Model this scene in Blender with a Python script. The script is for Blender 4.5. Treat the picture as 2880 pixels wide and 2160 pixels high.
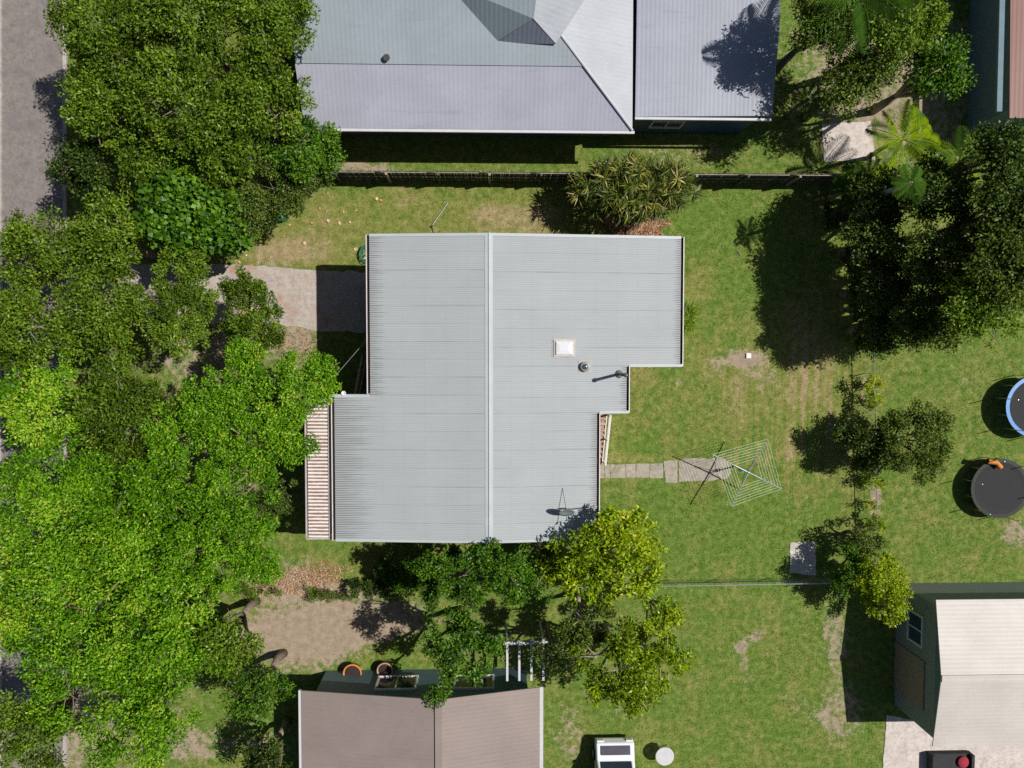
import bpy, math, random
import numpy as np
from mathutils import Vector, Matrix

# ------------------------------------------------------------------ scene, camera, light
for o in list(bpy.data.objects):
    bpy.data.objects.remove(o)
SC = bpy.context.scene
COL = SC.collection
H = 37.0                 # camera height over the ground
FPX = 2167.0             # focal length in pixels of a 2880 px wide picture
NAD = (1372.0, 990.0)    # where straight down falls in that picture

dn = Vector((NAD[0] - 1440, 1080 - NAD[1], -FPX)).normalized()
uz = -dn
ux = (Vector((1, 0, 0)) - uz * uz.x).normalized()
uy = uz.cross(ux)
RW = Matrix(((ux.x, ux.y, ux.z), (uy.x, uy.y, uy.z), (uz.x, uz.y, uz.z)))
cam = bpy.data.cameras.new('camera')
cam.sensor_width = 36.0
cam.lens = 36.0 * FPX / 2880.0
cam.clip_end = 2000
camo = bpy.data.objects.new('camera', cam)
camo.matrix_world = Matrix.Translation((0, 0, H)) @ RW.to_4x4()
COL.objects.link(camo)
SC.camera = camo

SUN_EL, SUN_AZ = 56.0, 14.0      # degrees; azimuth counted from +x towards +y
world = bpy.data.worlds.new('World')
SC.world = world
world.use_nodes = True
wn = world.node_tree.nodes
sky = wn.new('ShaderNodeTexSky')
sky.sky_type = 'NISHITA'
sky.sun_disc = False
sky.sun_elevation = math.radians(SUN_EL)
sky.sun_rotation = math.radians(90 - SUN_AZ)
world.node_tree.links.new(sky.outputs[0], wn['Background'].inputs[0])
wn['Background'].inputs[1].default_value = 0.05
sun = bpy.data.lights.new('sun', 'SUN')
sun.energy = 5.0
sun.angle = math.radians(0.5)
sun.color = (1.0, 0.96, 0.9)
suno = bpy.data.objects.new('sun', sun)
ce, se = math.cos(math.radians(SUN_EL)), math.sin(math.radians(SUN_EL))
ca, sa = math.cos(math.radians(SUN_AZ)), math.sin(math.radians(SUN_AZ))
suno.rotation_euler = Vector((-ce * ca, -ce * sa, -se)).to_track_quat('-Z', 'Y').to_euler()
COL.objects.link(suno)
SC.view_settings.view_transform = 'Standard'
SC.view_settings.look = 'None'
SC.view_settings.gamma = 1.0
SC.view_settings.use_curve_mapping = False
SC.view_settings.exposure = 0.04
SC.render.engine = 'CYCLES'
SC.cycles.max_bounces = 6
SC.cycles.use_denoising = False

# ------------------------------------------------------------------ helpers
def P(px, py, z=0.0):
    """picture point (2880 px wide picture) at world height z"""
    d = RW @ Vector(((px - 1440) / FPX, -(py - 1080) / FPX, -1.0))
    t = (z - H) / d.z
    return Vector((d.x * t, d.y * t, z))

K = 2880 / 2212.0
def D(dx, dy, z=0.0):
    return P(dx * K, dy * K, z)

RWn = np.array(RW)
def to_px(xyz):
    q = (np.asarray(xyz, float) - np.array([0, 0, H])) @ RWn
    return 1440 + FPX * q[:, 0] / -q[:, 2], 1080 - FPX * q[:, 1] / -q[:, 2]

ORIGIN = {}
def empty(name, loc, label=None, cat=None, group=None):
    o = bpy.data.objects.new(name, None)
    o.location = loc
    o.empty_display_size = 0.2
    COL.objects.link(o)
    ORIGIN[o.name] = Vector(loc)
    tag(o, label, cat, group)
    return o

def tag(o, label=None, cat=None, group=None, kind=None):
    if label: o['label'] = label
    if cat: o['category'] = cat
    if group: o['group'] = group
    if kind: o['kind'] = kind
    return o

def org(o):
    return ORIGIN.get(o.name, Vector((0, 0, 0))) if o else Vector((0, 0, 0))

def link(name, me, parent=None, loc=(0, 0, 0)):
    o = bpy.data.objects.new(name, me)
    o.location = loc
    COL.objects.link(o)
    if parent is not None:
        o.parent = parent
        ORIGIN[o.name] = org(parent) + Vector(loc)
    else:
        ORIGIN[o.name] = Vector(loc)
    return o

class MB:
    """collects simple shapes in world coordinates into one mesh"""
    def __init__(s):
        s.v = []; s.f = []
    def add(s, vs, fs):
        b = len(s.v)
        s.v += [tuple(v) for v in vs]
        s.f += [tuple(i + b for i in f) for f in fs]
        return s
    def box(s, a, b):
        (x0, y0, z0), (x1, y1, z1) = a, b
        vs = [(x0, y0, z0), (x1, y0, z0), (x1, y1, z0), (x0, y1, z0), (x0, y0, z1), (x1, y0, z1), (x1, y1, z1), (x0, y1, z1)]
        return s.add(vs, [(3, 2, 1, 0), (4, 5, 6, 7), (0, 1, 5, 4), (1, 2, 6, 5), (2, 3, 7, 6), (3, 0, 4, 7)])
    def obox(s, c, ax, ay, az):
        c, ax, ay, az = map(Vector, (c, ax, ay, az))
        vs = [c - ax - ay - az, c + ax - ay - az, c + ax + ay - az, c - ax + ay - az,
              c - ax - ay + az, c + ax - ay + az, c + ax + ay + az, c - ax + ay + az]
        return s.add(vs, [(3, 2, 1, 0), (4, 5, 6, 7), (0, 1, 5, 4), (1, 2, 6, 5), (2, 3, 7, 6), (3, 0, 4, 7)])
    def bar(s, p, q, w, h):
        """straight timber from p to q, w wide and h high"""
        p, q = Vector(p), Vector(q)
        t = (q - p)
        L = t.length
        t.normalize()
        side = t.cross(Vector((0, 0, 1)))
        if side.length < 1e-4: side = Vector((1, 0, 0))
        side.normalize()
        up = side.cross(t)
        return s.obox((p + q) / 2, t * L / 2, side * w / 2, up * h / 2)
    def tube(s, pts, rad, n=8, cap=True):
        pts = [Vector(p) for p in pts]
        rs = rad if isinstance(rad, (list, tuple)) else [rad] * len(pts)
        base = len(s.v)
        prev = None
        for i, p in enumerate(pts):
            t = (pts[min(i + 1, len(pts) - 1)] - pts[max(i - 1, 0)]).normalized()
            a = prev if prev is not None else (Vector((0, 0, 1)) if abs(t.z) < .9 else Vector((1, 0, 0)))
            u = (a - t * a.dot(t)).normalized()
            prev = u
            w = t.cross(u)
            for k in range(n):
                an = 2 * math.pi * k / n
                s.v.append(tuple(p + (u * math.cos(an) + w * math.sin(an)) * rs[i]))
        for i in range(len(pts) - 1):
            for k in range(n):
                a, b = base + i * n + k, base + i * n + (k + 1) % n
                s.f.append((a, b, b + n, a + n))
        if cap:
            s.f.append(tuple(base + k for k in reversed(range(n))))
            s.f.append(tuple(base + (len(pts) - 1) * n + k for k in range(n)))
        return s
    def lathe(s, c, prof, n=20, ax=None):
        """prof: (radius, height) pairs turned about z (or ax) through c"""
        c = Vector(c)
        q = Vector((0, 0, 1)).rotation_difference(Vector(ax)) if ax is not None else None
        base = len(s.v)
        for r, z in prof:
            for k in range(n):
                an = 2 * math.pi * k / n
                v = Vector((r * math.cos(an), r * math.sin(an), z))
                if q: v = q @ v
                s.v.append(tuple(c + v))
        for i in range(len(prof) - 1):
            for k in range(n):
                a, b = base + i * n + k, base + i * n + (k + 1) % n
                s.f.append((a, b, b + n, a + n))
        s.f.append(tuple(base + k for k in reversed(range(n))))
        s.f.append(tuple(base + (len(prof) - 1) * n + k for k in range(n)))
        return s
    def prism(s, poly, z0, z1):
        n = len(poly)
        vs = [(p[0], p[1], z0) for p in poly] + [(p[0], p[1], z1) for p in poly]
        fs = [tuple(range(n, 2 * n)), tuple(reversed(range(n)))]
        fs += [(i, (i + 1) % n, n + (i + 1) % n, n + i) for i in range(n)]
        return s.add(vs, fs)
    def slab(s, poly, t):
        """a flat plate of thickness t under a planar (tilted) polygon"""
        n = len(poly)
        poly = [Vector(p) for p in poly]
        vs = poly + [p - Vector((0, 0, t)) for p in poly]
        fs = [tuple(range(n)), tuple(reversed(range(n, 2 * n)))]
        fs += [((i + 1) % n, i, n + i, n + (i + 1) % n) for i in range(n)]
        return s.add(vs, fs)
    def mesh(s, name, mat, o=Vector((0, 0, 0)), smooth=False):
        me = bpy.data.meshes.new(name)
        me.from_pydata([(v[0] - o.x, v[1] - o.y, v[2] - o.z) for v in s.v], [], s.f)
        me.materials.append(mat)
        if smooth:
            me.polygons.foreach_set('use_smooth', [True] * len(me.polygons))
        me.update()
        return me
    def build(s, name, mat, parent=None, smooth=False):
        o = org(parent)
        return link(name, s.mesh(name, mat, o, smooth), parent)

def np_mesh(name, verts, quads, mat, attrs=None, k=4):
    me = bpy.data.meshes.new(name)
    nv, nf = len(verts), len(quads)
    me.vertices.add(nv)
    me.vertices.foreach_set('co', np.ascontiguousarray(verts, np.float32).ravel())
    me.loops.add(nf * k)
    me.loops.foreach_set('vertex_index', np.ascontiguousarray(quads, np.int32).ravel())
    me.polygons.add(nf)
    me.polygons.foreach_set('loop_start', np.arange(0, nf * k, k, dtype=np.int32))
    me.materials.append(mat)
    for an, av in (attrs or {}).items():
        a = me.attributes.new(an, 'FLOAT', 'POINT')
        a.data.foreach_set('value', np.ascontiguousarray(av, np.float32))
    me.update(calc_edges=True)
    return me

# ------------------------------------------------------------------ materials
class NT:
    def __init__(s, name):
        s.m = bpy.data.materials.new(name)
        s.m.use_nodes = True
        s.t = s.m.node_tree
        s.b = s.t.nodes['Principled BSDF']
        s.b.inputs['Specular IOR Level'].default_value = 0.3
    def n(s, typ, **kw):
        nd = s.t.nodes.new(typ)
        for k, v in kw.items(): setattr(nd, k, v)
        return nd
    def put(s, sock, v):
        if hasattr(v, 'links'): s.t.links.new(v, sock)
        else:
            if isinstance(v, (tuple, list)) and len(v) == 3 and sock.type == 'RGBA': v = (*v, 1)
            sock.default_value = v
    def coord(s, scale=(1, 1, 1), kind='Object', rot=0):
        c = s.n('ShaderNodeTexCoord')
        m = s.n('ShaderNodeMapping')
        m.inputs['Scale'].default_value = scale
        m.inputs['Rotation'].default_value = (0, 0, rot)
        s.t.links.new(c.outputs[kind], m.inputs[0])
        return m.outputs[0]
    def noise(s, scale, vec=None, detail=3, rough=.55):
        nd = s.n('ShaderNodeTexNoise')
        nd.inputs['Scale'].default_value = scale
        nd.inputs['Detail'].default_value = detail
        nd.inputs['Roughness'].default_value = rough
        if vec is not None: s.t.links.new(vec, nd.inputs['Vector'])
        return nd.outputs['Fac']
    def attr(s, name):
        nd = s.n('ShaderNodeAttribute')
        nd.attribute_name = name
        return nd.outputs['Fac']
    def mix(s, fac, a, b, blend='MIX'):
        nd = s.n('ShaderNodeMix', data_type='RGBA', blend_type=blend)
        s.put(nd.inputs[0], fac); s.put(nd.inputs[6], a); s.put(nd.inputs[7], b)
        return nd.outputs[2]
    def math(s, op, a, b=0.0, clamp=False):
        nd = s.n('ShaderNodeMath', operation=op, use_clamp=clamp)
        s.put(nd.inputs[0], a); s.put(nd.inputs[1], b)
        return nd.outputs[0]
    def step(s, v, lo, hi, a=0.0, b=1.0):
        nd = s.n('ShaderNodeMapRange', interpolation_type='SMOOTHSTEP')
        s.put(nd.inputs[0], v)
        for i, x in enumerate((lo, hi, a, b)): nd.inputs[i + 1].default_value = x
        return nd.outputs[0]
    def ramp(s, v, stops):
        nd = s.n('ShaderNodeValToRGB')
        s.put(nd.inputs[0], v)
        e = nd.color_ramp.elements
        while len(e) < len(stops): e.new(0.5)
        for el, (p, c) in zip(e, stops):
            el.position = p; el.color = (*c, 1)
        return nd.outputs[0]
    def bump(s, h, strength, dist=.02):
        nd = s.n('ShaderNodeBump')
        nd.inputs['Strength'].default_value = strength
        nd.inputs['Distance'].default_value = dist
        s.put(nd.inputs['Height'], h)
        s.t.links.new(nd.outputs[0], s.b.inputs['Normal'])
    def done(s, col, rough=.6, metal=0.0):
        s.put(s.b.inputs['Base Color'], col)
        s.put(s.b.inputs['Roughness'], rough)
        s.put(s.b.inputs['Metallic'], metal)
        return s.m

MATS = {}
def plain(name, col, rough=.55, metal=0.0, var=.18, scale=3.0):
    """painted or weathered surface with mottled wear"""
    if name in MATS: return MATS[name]
    t = NT(name)
    v = t.coord()
    a = t.noise(scale, v, 4, .6)
    b = t.noise(scale * 9, v, 2, .6)
    m = t.math('ADD', t.math('MULTIPLY', a, .7), t.math('MULTIPLY', b, .3))
    lo = tuple(c * (1 - var) for c in col); hi = tuple(min(c * (1 + var), .9) for c in col)
    MATS[name] = t.done(t.ramp(m, [(.3, lo), (.7, hi)]), rough, metal)
    t.bump(b, .12, .01)
    return MATS[name]

def leaf_mat(name, stops, trans=.28, gloss=.012):
    t = NT(name)
    nt = t.t
    ob = t.n('ShaderNodeObjectInfo')
    v = t.math('ADD', t.attr('tint'), t.math('MULTIPLY', t.math('SUBTRACT', ob.outputs['Random'], .5), .12))
    c = t.ramp(v, stops)
    df = t.n('ShaderNodeBsdfDiffuse'); tr = t.n('ShaderNodeBsdfTranslucent'); gl = t.n('ShaderNodeBsdfGlossy')
    gl.inputs['Roughness'].default_value = .42
    gl.inputs['Color'].default_value = (.9, .95, 1, 1)
    t.put(df.inputs['Color'], c)
    t.put(tr.inputs['Color'], t.mix(1.0, c, (1.0, 1.0, .45), 'MULTIPLY'))
    m1 = t.n('ShaderNodeMixShader'); m2 = t.n('ShaderNodeMixShader')
    m1.inputs[0].default_value = trans; m2.inputs[0].default_value = gloss
    nt.links.new(df.outputs[0], m1.inputs[1]); nt.links.new(tr.outputs[0], m1.inputs[2])
    nt.links.new(m1.outputs[0], m2.inputs[1]); nt.links.new(gl.outputs[0], m2.inputs[2])
    nt.links.new(m2.outputs[0], nt.nodes['Material Output'].inputs[0])
    nt.nodes.remove(t.b)
    return t.m

LEAF = {
 'bright': leaf_mat('leaf_bright_green', [(0, (.04, .105, .004)), (.45, (.125, .3, .006)), (.8, (.22, .44, .015)), (1, (.42, .5, .05))]),
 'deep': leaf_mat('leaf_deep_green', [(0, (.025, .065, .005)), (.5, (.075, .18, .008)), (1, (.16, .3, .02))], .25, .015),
 'olive': leaf_mat('leaf_olive', [(0, (.045, .06, .01)), (.5, (.105, .165, .018)), (1, (.2, .27, .045))]),
 'moss': leaf_mat('leaf_moss', [(0, (.05, .08, .006)), (.5, (.115, .205, .011)), (1, (.26, .37, .035))]),
 'yellow': leaf_mat('leaf_yellow_green', [(0, (.1, .17, .005)), (.5, (.29, .43, .008)), (1, (.56, .58, .03))], .35),
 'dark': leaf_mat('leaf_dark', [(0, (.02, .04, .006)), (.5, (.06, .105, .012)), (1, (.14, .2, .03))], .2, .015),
 'strap': leaf_mat('leaf_strap', [(0, (.025, .045, .006)), (.4, (.09, .13, .014)), (.7, (.33, .3, .05)), (1, (.6, .46, .24))], .2, .015),
 'frond': leaf_mat('leaf_frond', [(0, (.025, .07, .01)), (.5, (.07, .16, .015)), (1, (.16, .27, .03))], .25, .015),
 'dry': leaf_mat('leaf_dry', [(0, (.12, .05, .02)), (.45, (.34, .17, .08)), (1, (.68, .5, .36))], .1, .01),
 'grass': leaf_mat('grass_blades', [(0, (.03, .075, .005)), (.4, (.11, .175, .014)), (.7, (.22, .23, .05)), (1, (.36, .3, .15))], .3, .006),
}
BARK = plain('bark', (.2, .16, .12), .85, 0, .35, 6)
BARK_GREY = plain('bark_grey', (.3, .26, .22), .85, 0, .3, 6)
CREAM = plain('cream_paint', (.6, .55, .53), .45, 0, .08)
WHITE = plain('white_paint', (.75, .72, .69), .45, 0, .06)
SOIL_AND_SHADE = plain('soil_and_gutter_shade', (.035, .02, .018), .9, 0, .5, 20)  # dark soil colour, also used to paint the shade inside the gutters
GALV = plain('galvanised_steel', (.5, .53, .55), .35, .75, .1)
STEEL_DARK = plain('dark_steel', (.06, .065, .065), .5, .3, .3)
TIMBER_DARK = plain('weathered_dark_timber', (.09, .085, .07), .85, 0, .35, 4)
TIMBER_GREY = plain('weathered_grey_timber', (.3, .26, .22), .85, 0, .3, 4)
GREENP = plain('green_plastic', (.015, .3, .17), .3, 0, .15)
BLUEP = plain('blue_plastic', (.05, .2, .5), .4, 0, .12)
ORANGEP = plain('orange_plastic', (.55, .2, .04), .5, 0, .12)
BLACKP = plain('black_mat', (.012, .012, .014), .7, 0, .2)
WIRE = plain('wire_line', (.72, .85, .6), .5, 0, .05)
GLASS_DARK = plain('dark_glass', (.02, .03, .04), .08, 0, .1)

def ground_mat():
    t = NT('lawn_surface')
    v = t.coord()
    big = t.noise(.55, v, 8, .68)
    mid = t.noise(3.2, v, 4, .65)
    fine = t.noise(17, v, 3, .7)
    speck = t.noise(42, v, 2, .8)
    streak = t.noise(1.0, t.coord((3.6, .11, 1)), 4, .7)
    g = t.math('ADD', t.math('MULTIPLY', mid, .4), t.math('MULTIPLY', fine, .35))
    g = t.math('ADD', g, t.math('MULTIPLY', speck, .25))
    green = t.ramp(g, [(.36, (.028, .068, .004)), (.5, (.096, .16, .021)), (.64, (.175, .235, .05))])
    olive = t.ramp(g, [(.36, (.085, .1, .018)), (.5, (.17, .18, .042)), (.64, (.28, .265, .085))])
    tan = t.ramp(g, [(.36, (.17, .13, .06)), (.5, (.27, .21, .11)), (.64, (.42, .335, .2))])
    soil = t.ramp(g, [(.3, (.17, .125, .09)), (.5, (.3, .225, .17)), (.72, (.47, .37, .29))])
    d = t.math('ADD', t.attr('dry'), t.math('MULTIPLY', t.math('SUBTRACT', big, .5), 1.35))
    d = t.math('ADD', d, t.math('MULTIPLY', t.math('SUBTRACT', mid, .5), .65))
    d = t.math('ADD', d, t.math('MULTIPLY', t.math('SUBTRACT', streak, .5), t.math('MULTIPLY', t.attr('mown'), 1.9)))
    d = t.math('ADD', d, t.math('MULTIPLY', t.math('SUBTRACT', fine, .5), .5))
    c = t.mix(t.step(d, .1, .55), green, olive)
    c = t.mix(t.step(d, .5, 1.05), c, tan)
    s = t.math('ADD', t.attr('soil'), t.math('MULTIPLY', t.math('SUBTRACT', mid, .5), 1.7))
    s = t.math('ADD', s, t.math('MULTIPLY', t.math('SUBTRACT', fine, .5), 1.3))
    s = t.math('ADD', s, t.math('MULTIPLY', t.math('SUBTRACT', t.noise(1.7, v, 4, .7), .5), 1.5))
    c = t.mix(t.math('MULTIPLY', t.step(s, .32, .85), .9), c, soil)
    t.bump(t.math('ADD', t.math('MULTIPLY', fine, .5), speck), .25, .02)
    return t.done(c, .95)

def concrete_mat(name, col, stain=(.3, .16, .09), amt=.55):
    t = NT(name)
    v = t.coord()
    a = t.noise(.9, v, 5, .65); b = t.noise(7, v, 4, .7); s = t.noise(30, v, 2, .8)
    base = t.ramp(t.math('ADD', t.math('MULTIPLY', b, .6), t.math('MULTIPLY', s, .4)),
                  [(.3, tuple(c * .6 for c in col)), (.5, col), (.72, tuple(c * 1.35 for c in col))])
    st = t.math('ADD', a, t.math('MULTIPLY', t.math('SUBTRACT', b, .5), .6))
    md = t.noise(2.2, v, 5, .7)
    base = t.mix(t.step(md, .48, .68, 0, .55), base, tuple(c * .62 for c in col))
    base = t.mix(t.step(md, .3, .45, .5, 0), base, tuple(min(c * 1.4, .7) for c in col))
    c = t.mix(t.math('MULTIPLY', t.step(st, .52, .68), amt), base, stain)
    t.bump(s, .3, .01)
    return t.done(c, .9)

CONC = concrete_mat('driveway_concrete', (.38, .33, .295), (.34, .19, .11), .75)
CONC_PATH = concrete_mat('path_concrete', (.33, .29, .24), (.12, .13, .05), .6)
ASPHALT = concrete_mat('road_asphalt', (.2, .175, .165), (.13, .12, .12), .4)

def roof_mat(name, col, grime=(.09, .09, .075), edge=1.0):
    t = NT(name)
    v = t.coord()
    ob = t.n('ShaderNodeObjectInfo')
    along = t.noise(1.0, t.coord((.45, 9.0, 1)), 4, .7)
    blot = t.noise(.55, v, 3, .6)
    sp = t.noise(14, v, 3, .7)
    base = t.ramp(t.math('ADD', t.math('MULTIPLY', blot, .6), t.math('MULTIPLY', along, .4)),
                  [(.3, tuple(c * .93 for c in col)), (.7, tuple(c * 1.05 for c in col))])
    base = t.mix(t.math('MULTIPLY', ob.outputs['Random'], .05), base, tuple(c * .7 for c in col))
    # dirt in the valleys near the eave; every valley darkened a little for rib contrast
    e = t.step(t.math('ADD', t.attr('eave'), t.math('MULTIPLY', t.math('SUBTRACT', along, .5), 2.4)), .05, 1.2, 1, 0)
    val = t.step(t.attr('valley'), .55, .95)
    d = t.math('MULTIPLY', t.math('ADD', t.math('MULTIPLY', e, edge), t.math('ADD', t.step(along, .6, .78, 0, .2), .08)), val)
    lap = t.math('MULTIPLY', t.step(t.attr('lap'), .0, .05, 1, 0), t.step(along, .38, .62, .03, .5))
    row = t.n('ShaderNodeSeparateXYZ'); t.t.links.new(t.coord(), row.inputs[0])
    rows = t.math('LESS_THAN', t.math('FRACT', t.math('MULTIPLY', row.outputs[0], 1.12)), .05)
    rows = t.math('MULTIPLY', t.math('MULTIPLY', rows, val), t.step(sp, .4, .7, .05, .28))
    d = t.math('ADD', d, t.math('ADD', lap, rows))
    d = t.math('ADD', d, t.step(sp, .74, .82, 0, .3), True)
    t.b.inputs['Specular IOR Level'].default_value = .25
    return t.done(t.mix(d, base, grime), .5)

ROOF = roof_mat('roof_steel', (.36, .385, .393))
def rust_mat():
    t = NT('rusty_sheet')
    v = t.coord()
    a = t.noise(1.0, t.coord((1.1, 4.5, 1)), 4, .7)
    b = t.noise(16, v, 3, .75)
    rust = t.ramp(b, [(.3, (.13, .06, .045)), (.5, (.26, .14, .1)), (.72, (.36, .25, .2))])
    white = t.ramp(b, [(.3, (.6, .57, .54)), (.7, (.78, .76, .73))])
    k = t.math('ADD', t.attr('valley'), t.math('MULTIPLY', t.math('SUBTRACT', a, .5), 1.5))
    k = t.math('ADD', k, t.math('MULTIPLY', t.math('SUBTRACT', b, .5), .7))
    k = t.math('ADD', k, t.attr('edge'))
    return t.done(t.mix(t.step(k, .42, .7), white, rust), .75)
RUST = rust_mat()

# ------------------------------------------------------------------ ground
rng = np.random.default_rng(7)
def blob(px, py, cx, cy, rx, ry, ang=0.0, soft=.6):
    a = math.radians(ang)
    u = ((px - cx) * math.cos(a) + (py - cy) * math.sin(a)) / rx
    w = (-(px - cx) * math.sin(a) + (py - cy) * math.cos(a)) / ry
    r = np.sqrt(u * u + w * w)
    return np.clip((1 - r) / soft, 0, 1)

def ground_attrs(px, py):
    """dryness and bareness of the ground, laid out by where patches lie in the yard"""
    dry = np.full(px.shape, .25)
    soil = np.zeros(px.shape)
    mown = np.full(px.shape, .25)
    yard = (px > 440) & (px < 2480) & (py > 500) & (py < 1640)
    front = yard & (px < 1900) & (py < 760)
    dry[front] = .38
    right = yard & (px > 1680)
    dry[right] = .32
    dry -= .15 * blob(px, py, 2050, 700, 330, 260)
    dry -= .18 * blob(px, py, 1980, 1450, 480, 260)
    mown += 1.0 * blob(px, py, 2230, 1150, 280, 300)
    dry += .12 * blob(px, py, 2200, 1150, 260, 320)
    for cx, cy, rx, ry, an, k in [(1445, 605, 190, 45, 0, .55), (1120, 535, 60, 14, -25, .35), (1140, 570, 90, 16, -20, .35), (830, 700, 180, 60, 5, .3),
                                  (1500, 650, 420, 22, 0, .3), (2280, 1000, 90, 200, 10, .3), (2130, 1110, 130, 90, 0, .2),
                                  (1970, 800, 60, 70, 0, .22), (1990, 1030, 40, 60, 0, .18), (900, 640, 240, 110, 0, .12), (1780, 1290, 160, 22, 0, .3),
                                  (2240, 1270, 70, 30, 0, .3), (1800, 1060, 60, 40, 0, .25), (900, 1590, 80, 60, 0, .35), (2010, 1330, 160, 80, 0, .12),
                                  (2350, 1080, 60, 120, 0, .18), (780, 715, 140, 40, 0, .35), (2220, 880, 60, 50, 30, .25)]:
        dry += k * blob(px, py, cx, cy, rx, ry, an)
    for cx, cy, rx, ry, an, k in [(2080, 1005, 105, 42, -8, .62), (2125, 1032, 85, 46, 20, .48), (2010, 1030, 50, 36, 10, .3), (2150, 1085, 90, 60, 0, .22), (1900, 1075, 24, 18, 0, .4), (830, 990, 110, 85, 0, .62), (840, 935, 100, 40, 0, .4), (800, 1650, 170, 60, 0, .85),
                                  (830, 1600, 90, 45, -20, .55), (2462, 1410, 24, 80, 0, .9), (1000, 640, 10, 6, 0, .4), (640, 980, 60, 50, 0, .5),
                                  (960, 1655, 120, 40, 0, .6), (760, 742, 160, 20, 2, .5), (540, 1000, 200, 120, 0, .6), (600, 1300, 200, 300, 0, .7), (2440, 1100, 30, 100, 0, .5),
                                  (500, 600, 160, 140, 0, .8), (1780, 620, 120, 40, 0, .6),
                                  (840, 1790, 260, 130, 0, 1.1), (1050, 1740, 240, 90, 0, .9), (740, 2090, 130, 60, 0, .5), (560, 2100, 120, 70, 0, .6),
                                  (1020, 470, 130, 25, 0, .8), (2350, 1800, 60, 140, 0, .6), (2110, 1800, 80, 24, -30, .6), (2090, 1860, 30, 70, -20, .5),
                                  (2370, 2000, 90, 130, 0, .6), (2270, 2000, 120, 40, 30, .35), (1600, 2080, 60, 140, 0, .5), (1770, 1990, 70, 40, 0, .4), (2720, 1080, 60, 40, 0, .3),
                                  (2860, 1500, 70, 60, 0, .7), (2700, 760, 140, 80, 0, .6), (2500, 200, 400, 380, 0, .7), (1930, 430, 260, 50, 0, .35), (150, 1900, 500, 500, 0, .7)]:
        soil += k * blob(px, py, cx, cy, rx, ry, an)
    return dry, np.clip(soil, 0, 1.2), mown

X0, X1, Y0, Y1, ST = -34.0, 34.0, -28.0, 24.0, .16
gx = np.arange(X0, X1 + ST / 2, ST); gy = np.arange(Y0, Y1 + ST / 2, ST)
GX, GY = np.meshgrid(gx, gy)
n1, n2 = GX.shape
GZ = np.zeros_like(GX) + rng.normal(0, .004, GX.shape)
gv = np.stack([GX.ravel(), GY.ravel(), GZ.ravel()], 1)
idx = np.arange(n1 * n2).reshape(n1, n2)
gq = np.stack([idx[:-1, :-1].ravel(), idx[:-1, 1:].ravel(), idx[1:, 1:].ravel(), idx[1:, :-1].ravel()], 1)
gpx, gpy = to_px(gv)
gd, gs, gm = ground_attrs(gpx, gpy)
LAWN = ground_mat()
tag(link('lawn', np_mesh('lawn', gv, gq, LAWN, {'dry': gd, 'soil': gs, 'mown': gm})), kind='structure')
fv = np.array([(-400, -400, -.06), (400, -400, -.06), (400, 400, -.06), (-400, 400, -.06)], float)
tag(link('ground', np_mesh('ground', fv, np.array([[0, 1, 2, 3]]), LAWN, {'dry': [.4] * 4, 'soil': [.2] * 4, 'mown': [0] * 4})), kind='structure')

def sheet(name, pts, z, mat, step=.35, jag=.05, seed=1):
    """a thin slab on the ground with a slightly worn outline"""
    r = random.Random(seed)
    out = []
    for i, p in enumerate(pts):
        q = pts[(i + 1) % len(pts)]
        L = (Vector(q) - Vector(p)).length
        n = max(1, int(L / step))
        for k in range(n):
            f = k / n
            j = jag if k else jag * .4
            out.append((p[0] + (q[0] - p[0]) * f + r.uniform(-j, j), p[1] + (q[1] - p[1]) * f + r.uniform(-j, j)))
    return MB().prism(out, -.03, z)

def gp(lst):
    return [tuple(P(x, y))[:2] for x, y in lst]

tag(sheet('driveway', gp([(1130, 768), (886, 760), (800, 752), (640, 744), (300, 742), (-60, 740), (-60, 930), (300, 916), (560, 912), (790, 912), (886, 930), (1130, 936)]), .02, CONC, .3, .06).build('driveway', CONC), kind='structure')
tag(MB().prism([tuple(D(x, y))[:2] for x, y in [(138, -700), (138, 2400), (6, 2400), (6, -700)]], -.2, .03).build('road', ASPHALT), kind='structure')
VERGE = concrete_mat('red_verge_gravel', (.36, .2, .13), (.25, .12, .07), .5)
tag(MB().prism([tuple(D(x, y))[:2] for x, y in [(0, -700), (0, 2400), (-900, 2400), (-900, -700)]], -.2, .045).build('verge', VERGE), kind='structure')
KERB = concrete_mat('kerb_concrete', (.38, .34, .31), (.2, .17, .15), .4)
for y0_, y1_ in ((-700, 560), (722, 2400)):
    tag(MB().prism([tuple(D(x, y))[:2] for x, y in [(146, y0_), (146, y1_), (138, y1_), (138, y0_)]], -.2, .12).build('kerb', KERB), kind='structure')
    tag(MB().prism([tuple(D(x, y))[:2] for x, y in [(6, y0_), (6, y1_), (0, y1_), (0, y0_)]], -.2, .12).build('kerb', KERB), kind='structure')
PAD = concrete_mat('pad_concrete', (.5, .46, .42), (.25, .2, .16), .4)
tag(sheet('concrete_pad', gp([(2223, 1526), (2292, 1521), (2294, 1618), (2219, 1612)]), .03, PAD, .15, .04, 3).build('concrete_pad', PAD), kind='structure')
PAVE = concrete_mat('patio_paving', (.52, .46, .42), (.4, .33, .28), .4)
tag(sheet('patio', [tuple(D(x, y))[:2] for x, y in [(1775, 268), (1880, 262), (1890, 345), (1780, 350)]], .03, PAVE, .3, .03, 4).build('patio', PAVE), kind='structure')
tag(sheet('patio', [tuple(D(x, y))[:2] for x, y in [(1915, 1545), (2212, 1600), (2300, 1800), (1900, 1760)]], .03, PAVE, .3, .03, 5).build('patio', PAVE), kind='structure')

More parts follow.
